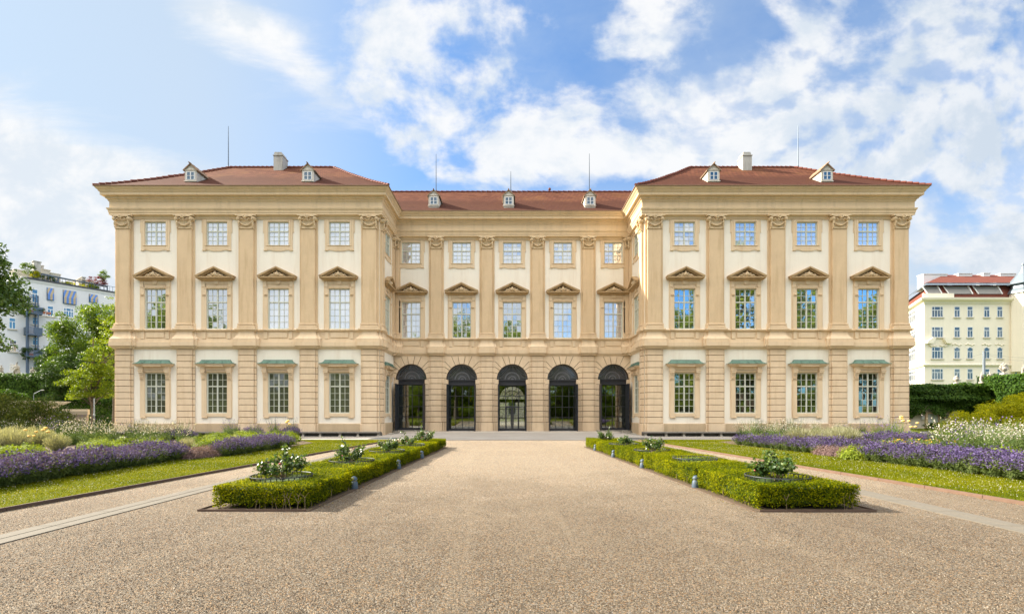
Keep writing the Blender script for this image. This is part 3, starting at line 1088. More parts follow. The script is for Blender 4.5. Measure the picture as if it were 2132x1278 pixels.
def sur_main():
    b = MB()
    for sx in (-1, 1):
        x0, x1 = sorted((sx * .82, sx * 1.14))
        b.bbox(x0, x1, -.07, 0, 8.152, 11.42)
        x0, x1 = sorted((sx * .85, sx * 1.10))
        b.bbox(x0, x1, -.13, 0, 10.78, 10.84)
        b.bbox(x0 + .02, x1 - .02, -.15, 0, 10.84, 10.90)
        for k in range(3):
            b.ell((sx * (.90 + .075 * k), -.15, 10.81), (.025, .03, .03), 5, 4)
        x0, x1 = sorted((sx * 1.14, sx * 1.22))
        b.bbox(x0, x1, -.04, 0, 8.154, 11.9)
        x0, x1 = sorted((sx * .90, sx * 1.16))
        b.bbox(x0, x1, -.10, -.03, 11.42, 11.9)
        # little piers of the apron under the window
        x0, x1 = sorted((sx * .84, sx * 1.12))
        b.bbox(x0, x1, -.10, 0, 7.38, 7.955)
        b.bbox(x0 - .04, x1 + .04, -.235, 0, 8.035, 8.158)
    b.bbox(-.90, .90, -.065, 0, 11.655, 11.9)
    b.bbox(-.90, .90, -.02, 0, 11.36, 11.655)
    b.bbox(-.80, .80, -.045, -.01, 11.40, 11.62)
    b.bbox(-.96, .96, -.10, 0, 11.325, 11.375)
    b.prism([(-.12, 11.655), (.12, 11.655), (.19, 11.9), (-.19, 11.9)], -.13, 0)
    b.bbox(-.70, .70, -.075, 0, 7.48, 7.88)
    return b.mesh('surround', M['tanl'])


def pediment():
    b = MB()
    b.frust((-1.14, 1.14, -.14, 0), 11.90, (-1.30, 1.30, -.30, 0), 12.0)
    b.bbox(-1.34, 1.34, -.34, 0, 12.0, 12.06)
    b.bbox(-1.44, 1.44, -.43, 0, 12.06, 12.185)
    
    for sx in (-1, 1):
        b.prism([(sx * 1.47, 12.19), (sx * 1.47, 12.27), (0, 12.96), (0, 12.84), (sx * 1.28, 12.19)], -.46, 0)
        b.prism([(sx * 1.26, 12.19), (0, 12.838), (0, 12.74), (sx * 1.04, 12.19)], -.36, 0)
    return b.mesh('pediment', M['pedi'])


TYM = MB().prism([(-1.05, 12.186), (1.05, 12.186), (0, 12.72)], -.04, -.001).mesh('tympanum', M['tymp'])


def relief(k):
    r = random.Random(k)
    b = MB()
    b.ell((0, -.20, 12.36), (.16, .14, .16), 8, 6)
    b.ell((0, -.30, 12.38), (.07, .06, .09), 6, 5)
    b.ell((0, -.20, 12.53), (.09, .09, .07), 6, 4)
    for sx in (-1, 1):
        for i in range(6):
            q = i / 5.0
            b.ell((sx * (.18 + .36 * q), -.17, 12.40 - .14 * q + .04 * math.sin(i * 2.1 + k)), (.10 - .03 * q, .09, .085 - .03 * q), 6, 4)
        for i in range(3):
            b.ell((sx * r.uniform(.15, .45), -.18, r.uniform(12.24, 12.34)), (.07, .07, .045), 6, 4)
        b.tube([(sx * .1, -.24, 12.30), (sx * .28, -.26, 12.24), (sx * .45, -.24, 12.28), (sx * .56, -.2, 12.23)], .035, 5)
    b.v = [(p[0] * 1.15, p[1] * 1.35 + .02, 12.19 + (p[2] - 12.19) * 1.08) for p in b.v]
    return b.mesh('relief', M['carve'])


def sur_low():
    b = MB()
    for sx in (-1, 1):
        x0, x1 = sorted((sx * .81, sx * 1.14))
        b.bbox(x0, x1, -.08, 0, 1.30, 4.80)
        x0, x1 = sorted((sx * 1.14, sx * 1.20))
        b.bbox(x0, x1, -.05, 0, 1.30, 4.2)
        # scrolled bracket
        xc = sx * 1.01
        for i, (o_, z) in enumerate(((.12, 4.18), (.14, 4.30), (.17, 4.45), (.22, 4.60), (.28, 4.72))):
            b.bbox(xc - .16, xc + .16, -o_, 0, z, z + .125)
        for k in range(3):
            b.box(xc - .11 + .09 * k, xc - .07 + .09 * k, -.19 - .0, -.1, 4.28, 4.44)
        b.bbox(xc - .20, xc + .20, -.30, 0, 4.845, 4.93)
        b.bbox(xc - .17, xc + .17, -.24, 0, 4.93, 5.20)
        x0, x1 = sorted((sx * .72, sx * 1.15))
        b.bbox(x0, x1, -.11, 0, 1.20, 1.30)
        for k in range(4):
            b.ell((sx * (.80 + .08 * k), -.11, 1.24), (.02, .03, .025), 5, 4)
    b.bbox(-.81, .81, -.08, 0, 1.32, 1.57)
    b.bbox(-.81, .81, -.08, 0, 4.74, 4.80)
    b.bbox(-.81, .81, -.14, 0, 4.80, 4.90)
    b.bbox(-.84, .84, -.16, 0, 4.93, 5.20)
    b.frust((-1.28, 1.28, -.27, 0), 5.20, (-1.42, 1.42, -.44, 0), 5.33)
    b.bbox(-1.46, 1.46, -.48, 0, 5.33, 5.42)
    b.bbox(-.70, .70, -.44, 0, 5.205, 5.328)
    return b.mesh('surround', M['tanl'])


def canopy():
    b = MB()
    pr = [(1.52, .53, 5.425), (1.34, .40, 5.48), (1.20, .30, 5.57), (1.10, .22, 5.70)]
    for i in range(3):
        p, q = pr[i], pr[i + 1]
        b.frust((-p[0], p[0], -p[1], 0), p[2], (-q[0], q[0], -q[1], 0), q[2])
    b.box(-1.10, 1.10, -.225, 0, 5.70, 5.735)
    for x in (-.62, .02, .60):
        b.tube([(x * 1.15, -.54, 5.44), (x * 1.06, -.41, 5.495), (x, -.31, 5.585), (x * .95, -.23, 5.72)], .018, 5)
    return b.mesh('copper_roof', M['copper'])


SUR_U, SUR_M, SUR_G, PED, CAN = sur_upper(), sur_main(), sur_low(), pediment(), canopy()
REL = [relief(k) for k in range(3)]
cnt = 0


def place_windows(x, y, rz=0.0, ground=True, pm=None, pu=None, pg=None):
    global cnt
    cnt += 1
    o = part('window', SU, (x, y, 0), rz)
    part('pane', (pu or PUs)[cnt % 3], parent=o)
    part('surround', SUR_U, parent=o)
    o = part('window', SM_, (x, y, 0), rz)
    part('pane', (pm or PMs)[cnt % 3], parent=o)
    part('surround', SUR_M, parent=o)
    part('pediment', PED, parent=o)
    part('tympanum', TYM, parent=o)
    part('relief', REL[cnt % 3], parent=o)
    if ground:
        o = part('window', SG, (x, y, 0), rz)
        part('pane', (pg or PGs)[cnt % 3], parent=o)
        part('surround', SUR_G, parent=o)
        part('copper_roof', CAN, parent=o)


for i, x in enumerate(WINX):
    place_windows(x, YW, pm=(PMs, PMs, PMb, PMb)[i])
    place_windows(-x, YW, pg=PG2)
for i, x in enumerate(CWINX):
    place_windows(x, YC, 0, False, pm=(PMb, PMs, PMs, PMb, PMb)[i])
for sg in (-1, 1):
    place_windows(sg * XI, SIDEY, R(90) if sg < 0 else R(-90), True, PBl, PUb)

# ---- arcade of the centre
RA, ZS, ZT, HALF = 1.34, 4.52, 6.57, 2.22
angs = sorted(set([PI * i / 28 for i in range(29)] + [math.atan2(ZT - ZS, HALF), PI - math.atan2(ZT - ZS, HALF)]))


def outer(a):
    c, s_ = math.cos(a), math.sin(a)
    k = min(HALF / abs(c) if abs(c) > 1e-6 else 1e9, (ZT - ZS) / s_ if s_ > 1e-6 else 1e9)
    return (k * c, ZS + k * s_)


def arch_backing():
    b = MB()
    y, dep = .03, .75
    for i in range(len(angs) - 1):
        a0, a1 = angs[i], angs[i + 1]
        p0, p1 = (RA * math.cos(a0), ZS + RA * math.sin(a0)), (RA * math.cos(a1), ZS + RA * math.sin(a1))
        q0, q1 = outer(a0), outer(a1)
        b.add([(p0[0], y, p0[1]), (q0[0], y, q0[1]), (q1[0], y, q1[1]), (p1[0], y, p1[1])], [(0, 1, 2, 3)])
        b.add([(p0[0], y, p0[1]), (p1[0], y, p1[1]), (p1[0], dep, p1[1]), (p0[0], dep, p0[1])], [(0, 1, 2, 3)])
    for sx in (-1, 1):
        b.add([(sx * 1.24, y, -.1), (sx * HALF, y, -.1), (sx * HALF, y, ZS), (sx * 1.24, y, ZS)], [(0, 1, 2, 3)])
        b.add([(sx * 1.24, y, -.1), (sx * 1.24, dep, -.1), (sx * 1.24, dep, ZS), (sx * 1.24, y, ZS)], [(0, 1, 2, 3)])
        b.add([(sx * 1.24, y, ZS), (sx * RA, y, ZS), (sx * RA, dep, ZS), (sx * 1.24, dep, ZS)], [(0, 1, 2, 3)])
    return b.mesh('arch_joints', M['joint'], recalc=False)


def shrink(poly, g):
    """inset a convex-ish polygon by g"""
    n = len(poly)
    ar = sum(poly[i][0] * poly[(i + 1) % n][1] - poly[(i + 1) % n][0] * poly[i][1] for i in range(n))
    if ar < 0:
        poly = poly[::-1]
    out = []
    for i in range(n):
        p0, p1, p2 = Vector(poly[i - 1]), Vector(poly[i]), Vector(poly[(i + 1) % n])
        d1, d2 = (p1 - p0).normalized(), (p2 - p1).normalized()
        n1, n2 = Vector((-d1.y, d1.x)), Vector((-d2.y, d2.x))
        k = n1 + n2
        den = 1 + n1.dot(n2)
        out.append(tuple(p1 + k * (g / max(den, .35))))
    return out


def arch_blocks():
    b = MB()
    rows = [6.09, 5.605, 5.12, 4.635]
    XE, XB = 1.47, 1.60
    th = [R(8), R(24)] + [math.atan2(XE, z - ZS) for z in rows]

    def arc(t0, t1, n=5):
        return [(RA * math.sin(t0 + (t1 - t0) * i / n), ZS + RA * math.cos(t0 + (t1 - t0) * i / n)) for i in range(n + 1)]
    polys = []
    key = arc(-R(8), R(8)) + [(math.tan(R(8)) * (ZT - ZS) + .03, ZT), (-math.tan(R(8)) * (ZT - ZS) - .03, ZT)]
    blocks = [(key, .12)]
    half = []
    half.append(arc(th[0], th[1]) + [(math.tan(th[1]) * (ZT - ZS), ZT), (math.tan(th[0]) * (ZT - ZS) + .03, ZT)])
    half.append(arc(th[1], th[2]) + [(XE, rows[0]), (XB, rows[0]), (XB, ZT), (math.tan(th[1]) * (ZT - ZS), ZT)])
    for k in range(3):
        half.append(arc(th[2 + k], th[3 + k]) + [(XE, rows[k + 1]), (XB, rows[k + 1]), (XB, rows[k]), (XE, rows[k])])
    half.append(arc(th[5], R(90), 2) + [(XB, ZS), (XB, rows[3]), (XE, rows[3])])
    for sx in (-1, 1):
        for p in half:
            blocks.append(([(sx * q[0], q[1]) for q in p], .06))
        b.bbox(*sorted((sx * 1.20, sx * XB)), -.075, .55, 4.12, ZS - .012, .02)
        for k in range(7):
            z0 = .775 + k * .478
            b.bbox(*sorted((sx * 1.235, sx * XB)), -.06, .55, z0 + .019, z0 + .459, .02)
        b.bbox(*sorted((sx * 1.19, sx * (XB - .01))), -.10, .56, -.1, .762, .02)
    for p, o_ in blocks:
        b.prism(shrink(p, .019), -o_, .02)
    return b.mesh('arch', M['block'])


AB, AK = arch_backing(), arch_blocks()


def door_meshes(centre=False):
    y0 = .42
    b = MB()
    W, H = 1.235, 4.05
    b.box(-W, -W + .07, y0, y0 + .10, 0, H)
    b.box(W - .07, W, y0, y0 + .10, 0, H)
    b.box(-W + .07, W - .07, y0, y0 + .10, 0, .22)
    b.box(-W + .07, W - .07, y0, y0 + .10, H - .07, H)
    for x in (-.59, 0, .59):
        w = .03 if (x == 0 or centre) else .022
        b.box(x - w, x + w, y0 + .01, y0 + .085, .22, H - .07)
    for z in (1.19, 2.11, 3.09):
        for xa, xb in ((-W + .07, -.62), (-.56, -.03), (.03, .56), (.62, W - .07)):
            if centre and z < 2 and abs(xa + xb) < 1.0:
                continue
            b.box(xa, xb, y0 + .012, y0 + .08, z - .026, z + .026)
    if centre:
        b.box(-.56, .56, y0 - .02, y0 + .09, 2.05, 2.19)
        for sx in (-1, 1):
            x0, x1 = sorted((sx * .035, sx * .56))
            b.box(x0, x0 + .07, y0 - .01, y0 + .08, .23, 2.05)
            b.box(x1 - .07, x1, y0 - .01, y0 + .08, .23, 2.05)
            b.tube([(sx * .13, y0 - .06, .5), (sx * .13, y0 - .06, 1.7)], .018, 6)
    door = b.mesh('glass_door', M['iron'])
    g = MB().box(-W + .03, W - .03, y0 + .045, y0 + .06, .1, H - .03).mesh('pane', M['glass'])
    # transom beam with a pierced frieze
    b = MB()
    b.box(-W, W, y0 - .16, y0 + .14, H + .01, H + .10)
    b.box(-W, W, y0 - .06, y0 + .1, H + .10, H + .40)
    b.box(-W - .0, W + .0, y0 - .18, y0 + .15, H + .40, H + .485)
    for k in range(15):
        x = -1.08 + k * 2.16 / 14
        b.ell((x, y0 - .075, H + .25), (.045, .03, .06), 6, 4)
    tr = b.mesh('transom', M['iron'])
    # fanlight grille
    b = MB()
    zc = ZS + .02
    yy = y0 - .02

    def ringseg(r0, r1, ya, yb, n=24):
        for i in range(n):
            a0, a1 = PI * i / n, PI * (i + 1) / n
            b.prism([(r0 * math.cos(a0), zc + r0 * math.sin(a0)), (r1 * math.cos(a0), zc + r1 * math.sin(a0)),
                     (r1 * math.cos(a1), zc + r1 * math.sin(a1)), (r0 * math.cos(a1), zc + r0 * math.sin(a1))], ya, yb)
    ringseg(1.21, 1.33, yy - .03, yy + .09)
    ringseg(.60, .68, yy - .01, yy + .05)
    ringseg(.25, .34, yy - .01, yy + .05)
    ringseg(.0, .12, yy - .01, yy + .05)

    def spokes(r0, r1, n, w0, w1):
        for k in range(n + 1):
            a = PI * (k + .0) / n
            c, s_ = math.cos(a), math.sin(a)
            b.prism([(r0 * c + s_ * w0, zc + r0 * s_ - c * w0), (r1 * c + s_ * w1, zc + r1 * s_ - c * w1),
                     (r1 * c - s_ * w1, zc + r1 * s_ + c * w1), (r0 * c - s_ * w0, zc + r0 * s_ + c * w0)], yy, yy + .035)
    spokes(.66, 1.23, 26, .017, .036)
    spokes(.32, .62, 16, .016, .030)
    spokes(.10, .27, 8, .012, .022)
    b.box(-1.33, 1.33, yy - .03, yy + .09, zc - .075, zc - .0)
    fan = b.mesh('fanlight', M['grille'])
    b = MB()
    n = 24
    b.prism([(1.28 * math.cos(PI * i / n), zc + 1.28 * math.sin(PI * i / n)) for i in range(n + 1)], yy + .10, yy + .12)
    fg = b.mesh('pane', M['fanpane'])
    # open panelled shutter leaf, hinged at the jamb and standing out from the wall
    sh = []
    for sx in (-1, 1):
        b = MB()
        x = sx * 1.16
        x0, x1 = sorted((x, x + sx * .065))
        b.box(x0, x1, -.88, .38, .03, H + .02)
        for k in range(6):
            za = .12 + k * .66
            b.box(x0 - .015, x1 + .015, -.80, -.30, za, za + .56)
            b.box(x0 - .015, x1 + .015, -.20, .30, za, za + .56)
        b.tube([(x - sx * .03, -.84, 1.0), (x - sx * .03, -.84, 1.3)], .02, 6)
        sh.append(b.mesh('shutter', M['shutter']))
    return door, g, tr, fan, fg, sh


DM, DMC = door_meshes(), door_meshes(True)
for i, x in enumerate(CWINX):
    o = part('arch', AK, (x, YC, 0))
    part('joints', AB, parent=o)
    d = DMC if i == 2 else DM
    zo = 0.06 if i in (0, 4) else 0.0
    o = part('glass_door', d[0], (x, YC, zo))
    part('pane', d[1], parent=o)
    part('transom', d[2], parent=o)
    part('fanlight', d[3], parent=o)
    part('pane', d[4], parent=o)
    for q in d[5]:
        part('shutter', q, parent=o)

# ---- entrance hall behind the glass
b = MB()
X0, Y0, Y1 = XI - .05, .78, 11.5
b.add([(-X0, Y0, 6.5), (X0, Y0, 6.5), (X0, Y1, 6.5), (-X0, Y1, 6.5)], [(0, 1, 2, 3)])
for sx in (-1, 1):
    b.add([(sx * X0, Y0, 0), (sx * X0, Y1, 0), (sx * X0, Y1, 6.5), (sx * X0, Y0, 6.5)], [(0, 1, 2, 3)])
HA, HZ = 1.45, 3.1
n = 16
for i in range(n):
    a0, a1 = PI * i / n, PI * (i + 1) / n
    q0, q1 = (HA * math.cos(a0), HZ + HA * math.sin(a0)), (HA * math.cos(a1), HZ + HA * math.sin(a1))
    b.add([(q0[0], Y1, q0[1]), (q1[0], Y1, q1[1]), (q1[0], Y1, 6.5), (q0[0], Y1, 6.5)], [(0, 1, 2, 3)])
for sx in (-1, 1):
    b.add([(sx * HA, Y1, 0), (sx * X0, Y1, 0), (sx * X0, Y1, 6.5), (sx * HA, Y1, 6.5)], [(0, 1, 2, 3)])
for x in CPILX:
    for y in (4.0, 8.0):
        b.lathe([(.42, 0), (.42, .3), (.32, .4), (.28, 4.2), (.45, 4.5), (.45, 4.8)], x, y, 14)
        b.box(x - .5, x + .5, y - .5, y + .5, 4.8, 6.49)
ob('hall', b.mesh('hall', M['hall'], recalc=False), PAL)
b = MB().box(-X0, X0, .1, 18, -.02, .018)
ob('hall_floor', b.mesh('hall_floor', M['paving']), PAL)
# rear fan window and door of the hall
b = MB()
for k in range(9):
    a = PI * k / 8
    b.tube([(.5 * math.cos(a), Y1, HZ + .5 * math.sin(a)), (HA * math.cos(a), Y1, HZ + HA * math.sin(a))], .03, 4)
for rr in (.5, .95, HA):
    b.tube([(rr * math.cos(PI * k / 16), Y1, HZ + rr * math.sin(PI * k / 16)) for k in range(17)], .045, 4)
b.box(-HA, HA, Y1 - .06, Y1 + .06, HZ - .35, HZ)
for x in (-1.4, -.7, 0, .7, 1.4):
    b.box(x - .05, x + .05, Y1 - .05, Y1 + .05, 0, HZ)
for z in (1.0, 2.0):
    b.box(-HA, HA, Y1 - .04, Y1 + .04, z - .03, z + .03)
ob('rear_door', b.mesh('rear_door', M['iron']), PAL)

# ---- roofs
PROF = [(0, 0), (.20, .178), (.38, .350), (.55, .525), (.70, .675), (.85, .84), (1, 1)]


def roof_mesh(name, rings):
    """rings: list of (rect x0,x1,y0,y1, z); builds slopes with uv = (along, up the slope)"""
    vs, fs, uv = [], [], []
    L = [0.0]
    for i in range(1, len(rings)):
        L.append(L[-1] + math.hypot(rings[i][2] - rings[i - 1][2], rings[i][4] - rings[i - 1][4]))
    for i in range(len(rings) - 1):
        a, c = rings[i], rings[i + 1]
        A = [(a[0], a[2]), (a[1], a[2]), (a[1], a[3]), (a[0], a[3])]
        B = [(c[0], c[2]), (c[1], c[2]), (c[1], c[3]), (c[0], c[3])]
        for k in range(4):
            k2 = (k + 1) % 4
            q = [(*A[k], a[4]), (*A[k2], a[4]), (*B[k2], c[4]), (*B[k], c[4])]
            base = len(vs)
            vs += q
            fs.append((base, base + 1, base + 2, base + 3))
            ax = 0 if k % 2 == 0 else 1
            uv += [(q[0][ax], L[i]), (q[1][ax], L[i]), (q[2][ax], L[i + 1]), (q[3][ax], L[i + 1])]
    me = bpy.data.meshes.new(name)
    me.from_pydata(vs, [], fs)
    me.materials.append(M['tiles'])
    ul = me.uv_layers.new(name='UVMap')
    ul.data.foreach_set('uv', np.array(uv, dtype=np.float32).ravel())
    me.update()
    return me


def rings_for(x0, x1, y0, y1, z0, rise, run):
    return [(x0 + t * run, x1 - t * run, y0 + t * run, y1 - t * run, z0 + p * rise) for t, p in PROF]


WR = 6.65
ROOFS = []
for sg in (-1, 1):
    xa, xb = sorted((sg * 32.02, sg * 9.43))
    me = roof_mesh('roof', rings_for(xa, xb, YW - .97, YW - .97 + 2 * WR, 18.945, 4.72, WR))
    rf = ob('roof', me, PAL, (0, -YC, 0))
    ROOFS.append(rf)
    b = MB()
    b.sweep([(xa, 52), (xa, YW - .97), (xb, YW - .97), (xb, YC - .95)] if sg < 0 else [(xa, YC - .95), (xa, YW - .97), (xb, YW - .97), (xb, 52)],
            [(-.3, 18.935), (.015, 18.935), (.02, 18.985), (-.06, 19.01)])
    rt = ob('eaves_tiles', b.mesh('eaves_tiles', M['oldtile'], recalc=False), rf)
    # hip and ridge tiles
    b = MB()
    yf = YW - .97
    for (cx, dx) in ((xa, 1), (xb, -1)):
        pts = [(cx + dx * t * WR, yf + t * WR, 18.97 + p * 4.72) for t, p in PROF]
        for i in range(len(pts) - 1):
            p, q = Vector(pts[i]), Vector(pts[i + 1])
            nseg = max(1, int((q - p).length / .38))
            for k in range(nseg):
                s0, s1 = p.lerp(q, k / nseg), p.lerp(q, (k + .96) / nseg)
                b.tube([s0 + Vector((0, 0, .05)), s1 + Vector((0, 0, .02))], [.11, .085], 5)
    rx0, rx1, ry, rzz = xa + WR, xb - WR, yf + WR, 18.97 + 4.72
    ns = int((rx1 - rx0) / .4)
    for k in range(ns):
        b.tube([(rx0 + (rx1 - rx0) * k / ns, ry, rzz + .03), (rx0 + (rx1 - rx0) * (k + .96) / ns, ry, rzz)], [.11, .09], 5)
    ob('ridge_tiles', b.mesh('ridge_tiles', M['tiles_ridge'] if 'tiles_ridge' in M else M['redroof']), rf)
CRUN = 6.2
me = roof_mesh('roof', [(-24, 24, YC - .95 + t * CRUN, YC - .95 + 2 * CRUN - t * CRUN, 18.945 + p * 4.42) for t, p in PROF])
rf = ob('roof', me, PAL, (0, -YC, 0))
b = MB()
b.sweep([(-9.46, YC - .95), (9.46, YC - .95)], [(-.3, 18.93), (.012, 18.93), (.018, 18.98), (-.06, 19.005)])
ob('eaves_tiles', b.mesh('eaves_tiles', M['oldtile'], recalc=False), rf)
b = MB()
for k in range(60):
    xx = -15 + 30 * k / 60
    b.tube([(xx, YC - .95 + CRUN, 23.40), (xx + .48, YC - .95 + CRUN, 23.37)], [.11, .09], 5)
b.lathe([(.06, 0), (.06, .18), (.14, .2), (.1, .34), (.02, .4)], 3.72, YC - .95 + CRUN, 8, 23.4)
ob('ridge_tiles', b.mesh('ridge_tiles', M['redroof']), rf)


def dormer():
    b = MB()
    h, w, g = .92, .46, 1.36
    b.prism([(-w, -.6), (w, -.6), (w, h), (0, g), (-w, h)], 0, 2.4)
    b.bbox(-w - .05, w + .05, -.05, 0, h - .03, h + .03)
    b.bbox(-w - .05, w + .05, -.06, 0, -.02, .05)
    body = b.mesh('dormer', M['dormer'])
    b = MB()
    for sx in (-1, 1):
        b.prism([(0, g + .09), (0, g), (sx * (w + .10), h - .10), (sx * (w + .13), h - .02)], -.09, 2.4)
    for k in range(5):
        b.ell((0, -.05 + k * .45, g + .07), (.06, .28, .06), 6, 4)
    roof = b.mesh('dormer_roof', M['oldtile'])
    b = MB()
    W_, z0, z1 = .33, .12, .80
    for xa, xb in ((-W_, -W_ + .055), (-.035, .035), (W_ - .055, W_)):
        b.box(xa, xb, -.035, .0, z0, z1)
    for za, zb in ((z0, z0 + .05), (z1 - .05, z1), ((z0 + z1) / 2 - .018, (z0 + z1) / 2 + .018)):
        b.box(-W_ + .055, -.035, -.03, 0, za, zb)
        b.box(.035, W_ - .055, -.03, 0, za, zb)
    win = b.mesh('window', M['winwhite'])
    pn = MB().box(-W_ + .03, W_ - .03, -.015, -.004, z0 + .02, z1 - .02).mesh('pane', M['pane_blue'])
    return body, roof, win, pn


DO = dormer()


def place_dormer(px, y, z):
    o = part('dormer', DO[0], (at(px, y), y, z))
    part('dormer_roof', DO[1], parent=o)
    part('window', DO[2], parent=o)
    part('pane', DO[3], parent=o)


for px in (397, 641, 1486, 1722):
    place_dormer(px, 38.45, 19.97)
for px in (903, 1059, 1229):
    place_dormer(px, 42.75, 19.86)

for px, sg in ((584, -1), (1551, 1)):
    b = MB()
    b.frust((-.40, .40, -.45, .55), -1.2, (-.40, .40, -.45, .55), 1.0)
    b.frust((-.44, .44, -.5, .6), 1.0, (-.44, .44, -.5, .6), 1.07)
    b.prism([(-.38, 1.07), (.38, 1.07), (.28, 1.34), (-.34, 1.34)], -.42, .5)
    part('chimney', b.mesh('chimney', M['chim']), (at(px, 43.1), 43.1, 23.25))
for px, y, z0, py in ((475.5, 43.6, 23.55, 263), (1661.5, 43.6, 23.55, 262), (908, 47.75, 23.3, 321), (1063.5, 47.75, 23.3, 357), (1227, 47.75, 23.3, 320)):
    b = MB()
    h = zat(py, y) - z0
    b.tube([(0, 0, 0), (0, 0, h * .5), (0, 0, h)], [.045, .035, .02], 6)
    b.lathe([(.08, 0), (.08, .25), (.05, .3)], 0, 0, 8)
    part('lightning_rod', b.mesh('lightning_rod', M['rod']), (at(px, y), y, z0))
# ================================================================== GROUND
def sheet(name, x0, x1, y0, y1, nx, ny, mat, z=0.0, kind='structure', dipped=True, edge=None):
    xs, ys = np.linspace(x0, x1, nx + 1), np.linspace(y0, y1, ny + 1)
    vs, fs = [], []
    for y in ys:
        for x in xs:
            vs.append((x, y, z + (float(dip(x, y)) if dipped else 0.0)))
    for j in range(ny):
        for i in range(nx):
            a = j * (nx + 1) + i
            fs.append((a, a + 1, a + nx + 2, a + nx + 1))
    me = bpy.data.meshes.new(name)
    me.from_pydata(vs, [], fs)
    me.materials.append(mat)
    o = ob(name, me)
    if kind:
        o['kind'] = kind
    return o


sheet('ground', -1500, 1500, -1500, 1500, 2, 2, M['earth'], -0.30, dipped=False)
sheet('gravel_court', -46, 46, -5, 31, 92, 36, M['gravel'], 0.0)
sheet('garden_lawn', -120, 120, -160, -5, 12, 12, M['turf'], 0.0, dipped=False)
sheet('asphalt_road', -46, 46, 28.7, 44, 184, 62, M['asphalt'], 0.004)
sheet('paved_forecourt', -9.0, 9.0, 38.9, 42.6, 4, 4, M['paving'], 0.012, dipped=False)
sheet('street', -30, 30, 54, 140, 4, 4, M['asphalt'], -0.05, dipped=False)


def edge_x(side, y):
    if side < 0:
        return -8.5 + (y - 8.0) * (1.37 / 19.0)
    return 9.15 - (y - 8.6) * (1.67 / 19.0)


YFAR = 28.2
for side in (-1, 1):
    vs, fs = [], []
    ys = np.linspace(1.0, YFAR, 24)
    for y in ys:
        vs += [(edge_x(side, y), y, .05), (side * 33, y, .05)]
    for i in range(len(ys) - 1):
        q = (2 * i, 2 * i + 1, 2 * i + 3, 2 * i + 2)
        fs.append(q if side > 0 else q[::-1])
    me = bpy.data.meshes.new('lawn')
    me.from_pydata(vs, [], fs)
    me.materials.append(M['turf'])
    o = ob('lawn', me)
    o['kind'] = 'structure'
    b = MB()
    for i in range(len(ys) - 1):
        xa, xb = edge_x(side, ys[i]), edge_x(side, ys[i + 1])
        w = .035 if side < 0 else .07
        b.zprism([(xa - side * w, ys[i]), (xa + side * .0, ys[i]), (xb + side * .0, ys[i + 1] - .012), (xb - side * w, ys[i + 1] - .012)][::(1 if side < 0 else -1)], -.05, .065)
    xa = edge_x(side, YFAR)
    b.box(min(xa, side * 33), max(xa, side * 33), YFAR + .004, YFAR + .05, -.05, .06)
    e = ob('lawn_edging', b.mesh('lawn_edging', M['steel'] if side < 0 else M['brickedge']))
    tag(e, 'dark steel edging strip along the left lawn beside the gravel path' if side < 0 else 'reddish brown brick edging along the right lawn beside the gravel path', 'lawn edging')
    # grass
    n = 130000
    Y = NR.uniform(6.0, YFAR, n)
    E = np.array([edge_x(side, y) for y in Y])
    w = NR.uniform(0, 1, n) ** 1.0 * 5.2
    X = E + side * w
    keep = (np.abs(X) < 1.16 * Y + .5) & (NR.uniform(0, 1, n) < np.clip(1.45 - Y / 26.0, .35, 1))
    P = np.stack([X, Y, np.full(n, .045)], 1)[keep]
    far = NR.uniform(0, 1, (9000, 2))
    far = np.stack([side * (7.2 + far[:, 0] * 10), 24.5 + far[:, 1] * 3.6, np.full(9000, .045)], 1)
    P = np.concatenate([P, far])
    s = 1 + P[:, 1] / 22.0
    V = blades(P, .045 * 1.0, .0085, .45).reshape(-1, 3, 3)
    V = P[:, None, :] + (V - P[:, None, :]) * np.stack([s, s, np.ones(len(s))], 1)[:, None, :]
    tag(ob('grass', bulk('grass', V.reshape(-1, 3), 3, M['grass'])), 'mown grass of the left lawn' if side < 0 else 'mown grass of the right lawn', 'grass', None, 'stuff')
    # clover heads
    n = 5200 if side < 0 else 6400
    Y = 7 + 19 * NR.uniform(0, 1, n) ** 1.3
    E = np.array([edge_x(side, y) for y in Y])
    X = E + side * (.25 + NR.uniform(0, 1, n) * 4.0)
    P = np.stack([X, Y, NR.uniform(.06, .10, n)], 1)
    P = P[np.abs(X) < 1.2 * Y]
    V = leaf_verts(P, .017, .6, .9)
    tag(ob('clover', bulk('clover', V, 4, M['clover'])), 'small pale clover heads dotting the left lawn' if side < 0 else 'small pale clover heads dotting the right lawn', 'clover', None, 'stuff')

# soil of the flower beds
for side in (-1, 1):
    pts = [(-12.1, 9.0), (-12.0, 13), (-11.6, 16), (-11.0, 19), (-10.3, 22.5), (-10.3, 25.0), (-12, 27.4), (-33, 27.4), (-33, 9)] if side < 0 else \
          [(12.6, 9.0), (12.3, 13), (12.1, 17), (11.6, 20.5), (11.0, 24), (11.2, 26), (13, 27.4), (33, 27.4), (33, 9)]
    o = ob('bed_soil', MB().zprism(pts if side > 0 else pts[::-1], .0, .075).mesh('bed_soil', M['soil']))
    o['kind'] = 'structure'

